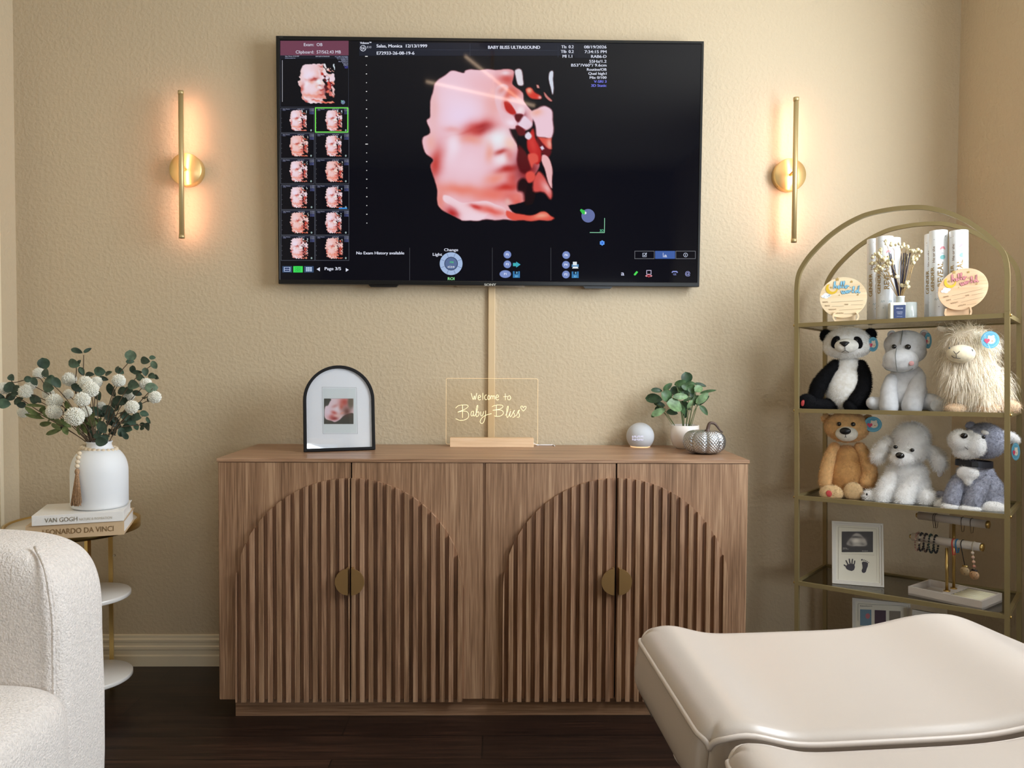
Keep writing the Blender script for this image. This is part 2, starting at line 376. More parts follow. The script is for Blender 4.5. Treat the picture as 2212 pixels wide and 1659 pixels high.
# ---------------------------------------------------------------- chandelier of crossing light bars (seen only as reflections)
BRASS = mat('brushed_brass', (236, 204, 140), .38, .75)
SATIN = mat('satin_champagne_gold', (206, 184, 134), .42, .6)
ch = thing('chandelier', 'ceiling light of crossing warm light bars, seen only in reflections', 'chandelier', loc=(.0, -1.4, ZC))
MB().cyl((0, 0, 0), (0, 0, -.03), .07).build('canopy', BRASS, ch)
MB().cyl((0, 0, -.03), (0, 0, -.27), .008).build('stem', BRASS, ch)
GLOW = mat('warm_led_diffuser', (255, 226, 190), .5, emit=(255, 220, 188), es=18)
for p_, q_ in (((-.339, -.03, 2.454), (.218, .03, 2.322)), ((-.138, .05, 2.557), (.170, -.05, 2.352))):
    p_, q_ = Vector(p_)-Vector((0, 0, ZC)), Vector(q_)-Vector((0, 0, ZC)); lb = MB().cyl(p_, q_, .0065, seg=12).build('light_bar', GLOW, ch)
    for e_, f_ in ((p_, q_), (q_, p_)): MB().cyl(e_, e_+(e_-f_)*.03, .0075, seg=12).build('end_cap', BRASS, lb)

# ================================================================ television
tw0, tw1 = -.7187, .7361; tz0, tz1 = 1.3461, 2.1804
TVM = Matrix.Translation(((tw0+tw1)/2, -.05, tz0))@Matrix.Rotation(.024, 4, 'X'); hw = (tw1-tw0)/2; hh = (tz1-tz0)/math.cos(.024)
tv = thing('television', 'large wall-mounted television showing an ultrasound picture above the sideboard', 'television', TVM)
BLK = mat('black_plastic', (14, 14, 15), .3); BEZ = mat('dark_bezel', (26, 27, 28), .28, .3)
b = MB(); out = [(-hw, 0), (hw, 0), (hw, hh), (-hw, hh)]
q = [onplane(TVM, *p) for p in ((605.5, 604), (1505.5, 610.5), (1515, 95), (604, 86.5))]; inn = [(p.x, p.z) for p in q]
b.ring(out, inn, -.002, .028); b.build('bezel', BEZ, tv, bevel=.0015)
MB().box((-hw+.02, .0305, .03), (hw-.02, .046, hh-.25)).build('back_housing', BLK, tv)
ix0 = min(p[0] for p in inn)-.002; ix1 = max(p[0] for p in inn)+.002; iz0 = min(p[1] for p in inn)-.002; iz1 = max(p[1] for p in inn)+.002
SCR = mat('dark_screen_glass', (4, 4, 7), .05, emit=(10, 11, 18), es=1.0, spec=.24)
scr = MB().box((ix0, .001, iz0), (ix1, .0295, iz1)).build('screen', SCR, tv)
for px in (828, 1292):
    p = onplane(TVM, px, 616); b = MB(); b.add([(p.x-.052, .002, 0), (p.x+.052, .002, 0), (p.x+.044, .002, -.008), (p.x-.044, .002, -.008), (p.x-.052, .022, 0), (p.x+.052, .022, 0), (p.x+.044, .022, -.008), (p.x-.044, .022, -.008)], [(0,1,2,3),(4,7,6,5),(0,4,5,1),(1,5,6,2),(2,6,7,3),(3,7,4,0)], 0, False); b.build('stand_socket', BLK, tv)
p = onplane(TVM, 1060, 616); MB().box((p.x-.118, -.001, -.0045), (p.x+.118, .02, 0)).build('chrome_bar', mat('chrome', (210, 205, 198), .12, 1), tv)
MB().box((-.2, .046, .35), (.2, .082, .6)).build('wall_bracket', BLK, tv, M=Matrix.Rotation(0, 4, 'X'))
a = Art(planemap(TVM, -.0024)); a.text('SONY', 1059, 617.5, 5.0, (190, 188, 180), 'c', width=25, bold=.8); a.build('maker_mark', colmat('print', rough=.5), tv); a = Art(planemap(TVM, -.0024)); a.text('SONY', 603, 82, 2.4, (90, 90, 90)); a.build('corner_mark', colmat('print', rough=.5), tv)

# what the screen shows
FACE = [('p', [(330,150),(390,108),(470,115),(520,125),(560,95),(880,93),(1000,95),(1010,170),(1000,240),(1100,330),(1120,420),(1200,520),(1195,640),(1130,700),(1060,760),(1055,880),(1150,930),(1240,1010),(1270,1060),(1170,1200),(1130,1330),(1120,1410),(960,1450),(1090,1560),(1395,1590),(690,1590),(500,1590),(290,1480),(255,1400),(240,1240),(185,1070),(215,990),(120,910),(110,770),(180,720),(150,600),(185,570),(180,480),(205,330),(230,230)], (238,205,212), 7),
 ('b',520,380,330,330,0,(243,226,240),.9), ('b',470,560,170,130,0,(240,226,245),.8), ('b',700,250,230,140,0,(238,190,190),.5), ('b',820,460,110,160,0,(236,180,170),.65),
 ('b',215,480,60,220,0,(235,195,190),.6), ('b',660,680,190,75,-14,(214,110,100),.85), ('b',690,690,150,60,-16,(190,74,66),.75), ('b',715,672,80,42,-10,(150,34,34),.9), ('b',600,700,150,16,-14,(196,92,84),.6), ('b',590,790,130,50,5,(236,170,150),.8), ('b',420,700,90,30,10,(225,150,140),.6),
 ('b',410,870,75,170,8,(245,235,245),.95), ('b',560,1030,210,160,0,(242,218,228),.9), ('b',860,780,130,110,25,(238,243,248),1), ('b',980,830,60,70,0,(247,215,200),.8), ('b',880,915,62,28,-15,(176,70,60),.95), ('b',960,960,50,60,0,(214,110,96),.7), ('b',770,930,40,90,0,(238,178,158),.7),
 ('b',900,990,80,60,0,(244,240,245),.9), ('b',950,1085,110,34,-12,(176,56,48),.95), ('b',830,1180,110,60,-20,(240,168,150),.9), ('b',930,1270,130,44,-8,(188,58,46),.95), ('b',800,1340,200,70,0,(236,140,122),.85), ('b',480,1290,260,60,6,(236,150,128),.85), ('b',1000,1180,60,100,0,(224,104,86),.7), ('b',980,1380,70,50,0,(214,90,76),.8),
 ('b',230,1040,66,170,12,(196,84,72),.9), ('b',190,820,50,90,0,(240,190,176),.6), ('b',280,1400,60,120,0,(232,150,130),.7),
 ('b',950,180,90,90,0,(200,90,80),.9), ('b',930,130,70,35,0,(242,226,232),.95), ('b',900,300,70,60,-30,(242,210,205),.9), ('b',1000,330,80,70,0,(214,110,90),.9), ('b',960,560,110,120,20,(243,214,222),.9), ('b',1060,460,80,60,40,(236,214,220),.9), ('b',1130,620,80,60,0,(236,222,232),.95), ('b',980,470,50,62,-30,(190,52,38),.95), ('b',1070,560,60,55,0,(92,20,26),.95), ('b',1080,690,70,50,0,(84,20,28),.95), ('b',1210,820,90,160,0,(190,52,46),.9), ('b',1150,1100,120,160,0,(110,26,28),.9), ('b',1200,960,70,70,0,(226,110,92),.85), ('b',1180,1150,50,50,0,(228,110,94),.9), ('b',1120,1010,60,90,0,(80,18,22),.8),
 ('c', [(970,690),(1040,690),(1110,760),(1180,720),(1190,860),(1150,960),(1100,900),(1055,840)], (10,8,10), 12, .95), ('c', [(1060,1220),(1110,1180),(1180,1230),(1220,1330),(1200,1420),(1130,1440),(1100,1330),(1050,1300)], (24,8,12), 16, .95),
 ('p', [(1190,500),(1250,480),(1330,455),(1400,520),(1400,760),(1330,770),(1240,755),(1220,620),(1180,540)], (240,216,226), 9), ('b',1240,520,60,40,0,(240,190,170),.8), ('p', [(1250,770),(1395,775),(1390,880),(1340,900)], (222,110,90), 9), ('b',1370,830,30,50,0,(240,190,176),.9),
 ('p', [(1250,770),(1330,860),(1385,900),(1360,960),(1290,930),(1250,860)], (96,18,30), 9), ('p', [(1290,965),(1350,955),(1392,1040),(1395,1270),(1340,1160)], (238,200,200), 6), ('p', [(1200,1300),(1240,1120),(1310,1150),(1388,1300),(1385,1380),(1310,1320)], (214,110,100), 12), ('b',1340,1270,40,70,-30,(238,200,198),.9),
 ('p', [(1370,115),(1407,120),(1405,330),(1385,300),(1365,180)], (216,230,240), 5), ('p', [(1020,97),(1085,97),(1110,240),(1060,250),(1040,180)], (226,228,234), 7), ('p', [(1130,290),(1180,270),(1220,320),(1290,360),(1280,392),(1200,380),(1140,330)], (214,80,60), 8), ('b',1165,300,30,30,0,(240,200,170),.95), ('b',1280,375,22,20,0,(236,200,200),.95),
 ('p', [(1235,245),(1260,250),(1268,285),(1240,280)], (214,170,160), 5), ('p', [(1310,320),(1345,345),(1400,400),(1380,408),(1330,365)], (206,150,140), 5), ('p', [(828,320),(850,262),(905,240),(955,262),(955,325),(1010,362),(1065,392),(1115,470),(1115,545),(1070,560),(1010,480),(965,410),(905,405),(880,470),(925,530),(1010,555),(1052,640),(1000,684),(930,655),(880,560),(840,460)], (236,206,212), 9), ('b',890,300,40,30,-30,(222,160,150),.8), ('b',1075,500,34,44,30,(248,236,240),.9), ('b',990,620,50,40,0,(246,232,242),.95), ('b',960,340,34,60,30,(214,110,92),.8),
 ('p', [(918,430),(950,418),(985,450),(1020,500),(1030,530),(985,535),(935,500)], (186,52,40), 8), ('p', [(1030,540),(1085,540),(1105,560),(1080,610),(1055,612),(1030,575)], (92,24,32), 8), ('p', [(1055,640),(1080,610),(1115,560),(1160,580),(1198,620),(1190,660),(1140,695),(1090,680)], (236,222,234), 9), ('p', [(1030,660),(1060,655),(1110,700),(1130,740),(1080,755),(1045,720)], (96,24,30), 9),
 ('p', [(1160,760),(1200,680),(1230,780),(1280,900),(1290,1000),(1240,1040),(1180,940),(1145,870)], (190,52,46), 10), ('b',1200,830,40,110,-12,(222,96,84),.7), ('p', [(1155,940),(1210,925),(1255,960),(1260,1010),(1215,1030),(1190,1070),(1165,1020)], (224,112,94), 9), ('p', [(1060,850),(1110,900),(1160,980),(1180,1080),(1130,1130),(1070,1100),(1050,980)], (88,22,28), 12), ('p', [(1130,1130),(1185,1100),(1228,1150),(1215,1200),(1160,1215)], (224,108,92), 9),
 ('p', [(1125,740),(1160,710),(1195,750),(1170,790),(1130,775)], (228,228,238), 7), ('p', [(1275,870),(1300,850),(1315,880),(1290,900)], (222,222,234), 5),
 ('p', [(310,1345),(360,1350),(520,1420),(700,1400),(850,1440),(940,1500),(900,1560),(770,1530),(690,1590),(500,1590),(430,1480),(330,1410)], (244,222,228), 6), ('b',640,1460,60,22,10,(190,66,60),.9), ('b',790,1500,150,40,14,(226,110,92),.85), ('b',400,1530,80,50,35,(176,50,44),.9), ('b',620,1560,130,36,0,(244,224,232),.9),
 ('p', [(940,1500),(1100,1540),(1200,1540),(1310,1505),(1370,1540),(1395,1590),(1000,1590)], (226,110,90), 7), ('b',1290,1550,80,30,-10,(242,186,160),.9), ('b',1050,1420,70,70,0,(226,120,104),.9), ('b',960,1410,45,50,20,(232,200,196),.9), ('b',1040,1360,50,40,0,(232,150,136),.8),
 ('c', [(1150,1450),(1380,1390),(1380,1500),(1300,1495),(1220,1530),(1180,1500)], (12,8,10), 10, .9)]
pic = Art(planemap(TVM, .0004))
img = paint(190, 212, (90, 60, 1430, 1610), FACE, warp=4, seed=2)
img = 255*np.clip((img/255), 0, 1)**np.array([1.0, 1.32, 1.26])
def cpx(x, y, ox=890, oy=130, k=4.609): return ox+x/k, oy+y/k
x0, y0 = cpx(90, 60); x1, y1 = cpx(1430, 1610)
pic.grid(x0, y0, x1, y1, img, 2, skip=(img.max(2) < 16))
small = paint(40, 46, (90, 60, 1430, 1610), FACE)
thumbs = [((606, 233), 0), ((681, 233), 1), ((606, 288), 2), ((681, 288), 3), ((606, 343), 4), ((681, 343), 5), ((607, 399), 6), ((681, 399), 7), ((607, 454), 8), ((681, 454), 9), ((607, 509), 10), ((681, 509), 11)]
big = paint(64, 72, (90, 60, 1430, 1610), FACE+[('b', 1100, 300, 140, 160, 20, (240, 226, 228), .9, 4)], warp=12, seed=3)
pic.grid(643, 136, 724, 224, big, 2, skip=(big.max(2) < 16))
a = Art(planemap(TVM, .0004))
for (tx, ty), i in thumbs:
    t = paint(40, 46, (90, 60, 1430, 1610), FACE+([('c', [(700+i*20, 300), (1000, 260+i*30), (900, 700-i*20)], (60, 16, 20), 30, .6)] if i > 3 else []), warp=8+i*3, seed=i*1.7+1)
    if i % 3 == 2: t = t*np.array([1, .93, .88])
    pic.grid(tx+19+(i % 2)*2, ty+4, tx+57+(i % 3)*1.5, ty+50, t, 2, skip=(t.max(2) < 18))
    a.frame(tx, ty, tx+73, ty+54, .8, (88, 92, 104) if i != 1 else (88, 92, 104), 1)
    a.rect(tx+1, ty+1, tx+72, ty+5.5, (22, 26, 44), 1)
    a.text('Salas Monica', tx+5, ty+3.6, 1.5, (190, 195, 220), width=15, L=3); a.text('E72933', tx+5, ty+6.2, 1.4, (150, 155, 190), L=3); a.text('BABY BLISS', tx+37, ty+3.6, 1.5, (190, 195, 220), width=14, L=3)
    for k in range(6): a.text('0.2 RAB6', tx+72, ty+3.2+k*2.1, 1.4, (120, 130, 200) if k > 2 else (185, 190, 220), 'r', width=9, L=3)
    a.disc(tx+66, ty+48.5, 1.9, 2.2, (150, 170, 170), 3, 10)
    for k in range(3): a.rect(tx+2, ty+22+k*10, tx+2.8, ty+22.8+k*10, (150, 150, 160), 3)
a.frame(680.5, 232, 752.5, 286.5, 2.2, (120, 235, 90), 4)
a.rect(732, 448.5, 750, 451.2, (60, 150, 230), 4)
a.rect(605.5, 88, 753, 119.5, (112, 62, 82), 1)
WHT = (226, 230, 246)
a.text('Exam:', 678, 99.5, 6.6, WHT, 'r'); a.text('OB', 684, 99.5, 6.6, WHT); a.text('Clipboard:', 678, 115.5, 6.6, WHT, 'r'); a.text('57/562.43 MB', 684, 115.5, 6.6, WHT)
a.rect(605.5, 119.5, 753, 127, (18, 22, 36), 1); a.frame(605.5, 119.5, 753, 231, .7, (56, 60, 72), 1)
a.text('Salas, Monica 12/13/1999', 616, 122.8, 2.4, (200, 205, 225), width=30); a.text('E72933-26-08-19-6', 616, 126.8, 2.2, (170, 175, 205), width=22); a.text('BABY BLISS ULTRASOUND', 682, 123, 2.3, (200, 205, 225), width=30)
for k, s_ in enumerate(['0.2 08/19/2026', '0.2 7:34 PM', '1.1 RAB6-D', '55Hz/1.2', 'B53/V60/9.6', 'Routine', 'Qual', 'Mix', 'V-SRI', '3D']):
    a.text(s_, 751.5, 123.3+k*2.7, 2.1, (96, 100, 220) if k > 7 else (180, 186, 220), 'r', width=[28, 24, 22, 14, 20, 12, 10, 9, 8, 7][k])
for k in range(11): a.rect(609.5, 130+k*9, 610.6, 131, (170, 170, 180), 3)
a.disc(741, 221, 4.4, 4.4, (110, 130, 160), 3); a.line([(737, 217), (741, 221)], 1.4, (120, 200, 170), 4)
# header
a.rect(776, 92.5, 1241, 120.5, (22, 27, 42), 1); a.rect(1241, 93.5, 1310, 125.5, (18, 22, 34), 1)
a.line([(811, 106.5), (1204, 109)], .7, (62, 68, 84)); a.line([(1015.5, 94), (1015.5, 121)], .7, (62, 68, 84)); a.line([(1205.5, 95), (1205.5, 124)], .7, (62, 68, 84)); a.line([(1247, 96), (1247, 124)], .7, (62, 68, 84))
a.text('Voluson™', 778, 94.8, 4.4, WHT, width=24, bold=.5); a.text('E10', 793, 104, 4.4, (200, 204, 220), width=9)
for rr, c_ in ((6.6, WHT), (5.6, (20, 24, 38))): a.disc(784.3, 104.2, rr, rr, c_, 2 if rr > 6 else 3)
a.text('GE', 784.3, 106.6, 4.6, WHT, 'c', L=4, bold=.5); 
for k in range(4): a.disc(784.3+4.9*math.cos(k*PI/2+.4), 104.2+4.9*math.sin(k*PI/2+.4), 1.1, .6, WHT, 4, 8, rot=k*PI/2)
a.text('Salas, Monica  12/13/1999', 813.5, 102.5, 6.8, WHT, width=109, bold=.6); a.text('E72933-26-08-19-6', 814, 118, 6.8, WHT, width=81, bold=.6)
a.text('BABY BLISS ULTRASOUND', 1054.5, 105.5, 6.8, WHT, width=112, bold=.6)
for k, (l_, v_) in enumerate((('TIs', '0.2'), ('TIb', '0.2'), ('MI', '1.1'))): a.text(l_, 1223.5, 104.2+k*10.2, 6.4, WHT, 'r', bold=.5); a.text(v_, 1228.5, 104.2+k*10.2, 6.4, WHT, bold=.5)
for k, (s_, wd_, c_) in enumerate((('08/19/2026', 48, WHT), ('7:34:15 PM', 47, WHT), ('RAB6-D', 33, WHT), ('55Hz/1.2', 37, WHT), ('B53°/V60°/ 9.6cm', 76, WHT), ('Routine/OB', 42, WHT), ('Qual high1', 39, WHT), ('Mix 0/100', 36, WHT), ('V-SRI 3', 27, (126, 130, 245)), ('3D Static', 33, (126, 130, 245)))):
    a.text(s_, 1310, [104.5, 114.8, 125, 135.5, 143.8, 152.8, 161.5, 170.2, 178.8, 187.5][k], 6.2 if k < 5 else 5.6, c_, 'r', width=wd_, bold=.5)
# depth scale
for k in range(20):
    y = 121.8+k*18.95; w_ = 5.5 if k in (0, 10) else (2.6 if k % 2 == 0 else 1.8); x = 791.5+.05*k; a.rect(x-w_/2, y-.9, x+w_/2, y+.9, (228, 228, 228), 2)
# bottom bar
a.text('No Exam History available', 770, 549.5, 6.2, WHT, width=103, bold=.45)
for x in (885, 1063.5, 1190): a.line([(x, 535), (x, 606)], .9, (70, 72, 78))
for rr, c_ in ((24.6, (168, 190, 226)), (14.6, (40, 52, 84)), (13.2, (92, 112, 152))): a.disc(974.5, 569.5, rr, rr, c_, 2 if rr > 20 else 3 if rr > 14 else 4, 40)
for k in range(8):
    t = PI/8+k*PI/4; a.line([(974.5+15*math.cos(t), 569.5+15*math.sin(t)), (974.5+24*math.cos(t), 569.5+24*math.sin(t))], .8, (96, 116, 156), 5)
a.text('.998', 975, 568.5, 4, (80, 220, 120), 'c', L=5); a.text('size', 974.5, 578.5, 5.4, (240, 244, 255), 'c', L=5, width=15); a.text('Change', 959.5, 542.5, 6, WHT, width=30, bold=.45); a.text('Light', 935, 552.5, 6.2, WHT, width=20, bold=.45); a.text('ROI', 967.5, 605, 6.2, (150, 235, 160), width=14, bold=.45)
# view buttons
for k, (x, c_) in enumerate(((610, (56, 78, 112)), (633.5, (60, 225, 90)), (657, (56, 78, 112)))):
    a.rect(x, 575, x+20.5, 588.5, c_, 2)
    if k == 0: a.rect(x+3.5, 577, x+17, 586.5, (190, 205, 235), 3); a.rect(x+4.8, 578, x+15.7, 581.2, (36, 52, 96), 4); a.rect(x+4.8, 582.3, x+15.7, 585.4, (36, 52, 96), 4)
    if k == 1:
        for i in range(4): a.frame(x+5+(i % 2)*5.6, 577.5+(i//2)*4.8, x+9.6+(i % 2)*5.6, 581.3+(i//2)*4.8, .6, (30, 130, 60), 4)
    if k == 2:
        for i in range(9): a.rect(x+4+(i % 3)*4.5, 577+(i//3)*3.3, x+7.6+(i % 3)*4.5, 579.6+(i//3)*3.3, (190, 208, 240), 4)
a.poly([(684, 581.5), (691, 577.3), (691, 586)], WHT, 2); a.poly([(753.5, 583), (747, 579), (747, 587)], WHT, 2); a.text('Page 3/5', 701.5, 583.5, 6.6, WHT, width=35, bold=.5)
# P buttons
def pb(x, y, s_, w_=8.4): a.disc(x, y, w_, 8.4, (110, 126, 180), 2); a.disc(x, y, w_-1, 7.4, (128, 148, 204), 3); a.text(s_, x, y+2.2, 4.8, (226, 232, 255), 'c', L=4, bold=.5)
pb(1096, 550, 'P5'); pb(1096, 571, 'P3'); pb(1091.5, 592, 'P1', 12.5); pb(1223, 551, 'P6'); pb(1222.5, 572, 'P4'); pb(1222.5, 593, 'P2')
a.poly([(1108, 568), (1115, 568), (1115, 565.2), (1124.5, 571.5), (1115, 578), (1115, 575), (1108, 575)], (64, 170, 190), 2); a.text('3D', 1109.5, 573.4, 3.2, (60, 220, 150), L=4)
def disk(x, y): a.rect(x, y, x+15, y+14, (56, 124, 178), 2); a.rect(x+3.4, y, x+11.5, y+6, (22, 40, 60), 3); a.rect(x+7.2, y+1, x+9.6, y+5, (120, 190, 226), 4); a.text('3D', x+7.5, y+12.6, 3.8, (150, 220, 250), 'c', L=4)
disk(1108, 586); disk(1235, 586.5)
a.rect(1237.5, 565.5, 1246, 573, (232, 240, 246), 3); a.rect(1235, 571, 1250, 577, (96, 146, 190), 2); a.poly([(1238, 576), (1247.5, 576), (1249.5, 580), (1236, 580)], (240, 246, 250), 4)
# right hand side
a.disc(1270.5, 466, 14.5, 14.6, (104, 116, 168), 2, 36); a.disc(1264, 460, 3, 3, (230, 240, 235), 3, 12)
for x, y, r_ in ((1256, 454.5, 3), (1259.5, 457.5, 4.2), (1261, 461, 2.4)): a.disc(x, y, r_, r_, (60, 200, 80), 4, 14)
a.line([(1306, 471), (1305.6, 502.4)], 1.3, (150, 220, 180)); a.line([(1274, 502.2), (1306, 502.4)], 1.3, (150, 220, 180)); a.text('3D', 1295.5, 500.5, 5, (110, 220, 170), width=9)
for k in range(6): t = k*PI/3+PI/6; a.disc(1300.8+3.6*math.cos(t), 524.8+3.6*math.sin(t), 2.1, 2.1, (96, 160, 245), 2, 12)
a.disc(1300.8, 524.8, 1.8, 1.8, (40, 90, 220), 3, 12)
for x, on in ((1370.7, 0), (1415.3, 1), (1459.5, 0)):
    if on: a.rect(x, 542, x+43, 559, (66, 98, 168), 1)
    else: a.frame(x, 542, x+43, 559.3, 1, (120, 122, 128), 1)
a.frame(1388, 546.5, 1396.5, 555, .9, (206, 214, 236)); a.line([(1390, 550.5), (1392, 553), (1397, 546)], 1.3, (206, 214, 236), 3)
a.line([(1432.5, 546), (1432.5, 555), (1441, 555)], 1.3, WHT); [a.rect(1434+k*2.2, 554-h_, 1435.4+k*2.2, 554, WHT, 3) for k, h_ in enumerate((2, 4, 3))]
a.line([(1481+4.2*math.cos(t), 550.7+4.2*math.sin(t)) for t in np.linspace(0, 2*PI, 24)], 1, (206, 214, 236)); a.rect(1480.4, 548.6, 1481.6, 553.2, (206, 214, 236))
a.text('a', 1341.8, 595, 9.5, (220, 224, 250), width=6.5, bold=.45); a.poly([(1369, 592.5), (1375, 585.5), (1378.5, 587.6), (1373, 594.6), (1370, 595)], (80, 225, 90))
a.frame(1396.5, 583.5, 1407, 593, 1.1, (226, 214, 244)); a.line([(1401.5+2.4*math.cos(t), 595.8+2.4*math.sin(t)) for t in np.linspace(0, 2*PI, 16)], 1.3, (240, 90, 100)); a.poly([(1393.5, 596), (1397.5, 593.5), (1397.5, 598.5)], (236, 160, 170)); a.poly([(1409.5, 596), (1405.5, 593.5), (1405.5, 598.5)], (236, 160, 170))
a.line([(1451.5, 589), (1453.5, 586.5), (1461.5, 586.5), (1463.7, 589)], 2.6, (150, 160, 226), smooth=False); a.text('GE', 1457.5, 594.5, 4, (150, 160, 226), 'c')
a.text('@', 1480, 594.5, 8.4, (172, 178, 236), width=11)
EM = colmat('screen_light', True, rough=.05, strength=.92, spec=.24)
a.build('display_graphics', EM, scr); pic.build('display_picture', EM, scr)

# ---------------------------------------------------------------- cable cover down the wall
p0, p1 = at(1054, 800, -.012), at(1069, 800, -.012)
tag(MB().box((p0.x, -.013, .7905), (p1.x, -.0003, 1.35)).build('cable_cover', mat('peach_cable_cover', (214, 188, 148), .5), bevel=.002), 'vertical cable cover strip on the wall between television and sideboard', 'cable cover')

# ---------------------------------------------------------------- wall sconces
STRIP = mat('warm_led_strip', (255, 220, 180), .5, emit=(255, 184, 152), es=36)
def sconce(label, rod_t, rod_b, plate):
    c = at(*plate, -.034); t = at(*rod_t, -.068); bt = at(*rod_b, -.068); x = (t.x+bt.x)/2
    o = thing('wall_sconce', label, 'wall light', loc=(c.x, 0, c.z), group='brass bar wall sconces')
    b = MB(); prof_ = [(.053, 0), (.056, .002), (.056, .030), (.054, .034), (0, .034)]
    b.lathe(prof_, 48); b.build('back_plate', BRASS, o, M=Matrix.Rotation(PI/2, 4, 'X'))
    for k in range(3):
        an = -.9-k*.75; MB().cyl((.056*math.cos(an), -.018, .056*math.sin(an)), (.0575*math.cos(an), -.018, .0575*math.sin(an)), .003, seg=10).build('screw', BRASS, o)
    MB().cyl((0, -.034, -.002), (x-c.x, -.064, (t.z+bt.z)/2-c.z-.002), .0055, seg=12).build('arm', BRASS, o)
    b = MB(); b.cyl((x-c.x, -.070, bt.z-c.z), (x-c.x, -.070, t.z-c.z), .0085, seg=20); rod = b.build('light_rod', SATIN, o)
    for z, s_ in ((bt.z-c.z, 1), (t.z-c.z, -1)): MB().cyl((x-c.x, -.070, z), (x-c.x, -.070, z+s_*.012), .0098, seg=20).build('end_cap', SATIN, rod)
    MB().box((x-c.x-.0042, -.0613, bt.z-c.z+.013), (x-c.x+.0042, -.0603, t.z-c.z-.013)).build('light_strip', STRIP, rod)
sconce('brass bar sconce on the wall left of the television', (391, 197), (393.5, 515), (400, 365))
sconce('brass bar sconce on the wall right of the television', (1720, 211), (1714, 524), (1708, 376.5))
# ================================================================ sideboard
HS = .79; YF = -.4154
WC = [(116, 86, 62), (152, 117, 89), (184, 149, 117)]
WV = wood('walnut_laminate_upright', WC, 2, .42); WH = wood('walnut_laminate_lengthwise', [(122, 90, 66), (156, 120, 92), (182, 146, 116)], 0, .36)
DK = mat('shadow_gap_brown', (52, 33, 24), .7)
sb = thing('sideboard', 'walnut sideboard with four doors and two fluted arches under the television', 'sideboard', loc=(0, -.2, 0))
OFF = Vector((0, .2, 0))
def SB(b, name, m, par=sb, **k): return b.build(name, m, par, M=Matrix.Translation(OFF), **k)
zt = at(1000, 999.5, YF).z; zb = .0603
SB(MB().box((-.8, YF-.002, zt), (.8, -.0175, HS)), 'top', WH, bevel=.0012)
b = MB(); b.box((-.797, YF+.02, zb), (.797, -.019, zt-.0005), 0); SB(b, 'carcass', WV)
xm0, xm1 = at(1042, 1200, YF).x, at(1048.5, 1200, YF).x
for x_0, x_1, dy in ((-.797, -.789, .004), (.789, .797, .004), (xm0, xm1, .006)): SB(MB().box((x_0, YF+dy, zb), (x_1, YF+.02, zt-.001)), 'panel_edge', WV)
SB(MB().box((-.755, YF+.022, 0), (.755, -.05, zb)), 'plinth', WH)
edges = [(at(473, 1200, YF).x, at(757.5, 1200, YF).x), (at(760.5, 1200, YF).x, at(1042, 1200, YF).x), (at(1048.5, 1200, YF).x, at(1328.5, 1200, YF).x), (at(1331.5, 1200, YF).x, at(1612, 1200, YF).x)]
for e_ in (0, 2): SB(MB().box((edges[e_][1]-.02, YF+.012, zb), (edges[e_+1][0]+.02, YF+.0195, zt-.001)), 'door_gap', mat('gap_black', (8, 6, 5), .8))
arch = []
for c_, l_, r_ in ((759, 508, 1002), (1330, 1086, 1574)):
    cx = at(c_, 1200, YF).x; R = (at(r_, 1300, YF-.01).x-at(l_, 1300, YF-.01).x)/2; cx = (at(r_, 1300, YF-.01).x+at(l_, 1300, YF-.01).x)/2; zc = at(c_, 1033, YF-.01).z-R; arch.append((cx, R, zc))
BRZ = mat('antique_brass_handle', (160, 126, 80), .48, .7)
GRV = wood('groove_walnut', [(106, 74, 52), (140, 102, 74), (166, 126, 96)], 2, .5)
SM = [wood('slat_walnut_a', WC, 2, .4, 1.0), wood('slat_walnut_b', [(118, 88, 66), (156, 119, 92), (186, 150, 120)], 2, .4, 1.13)]
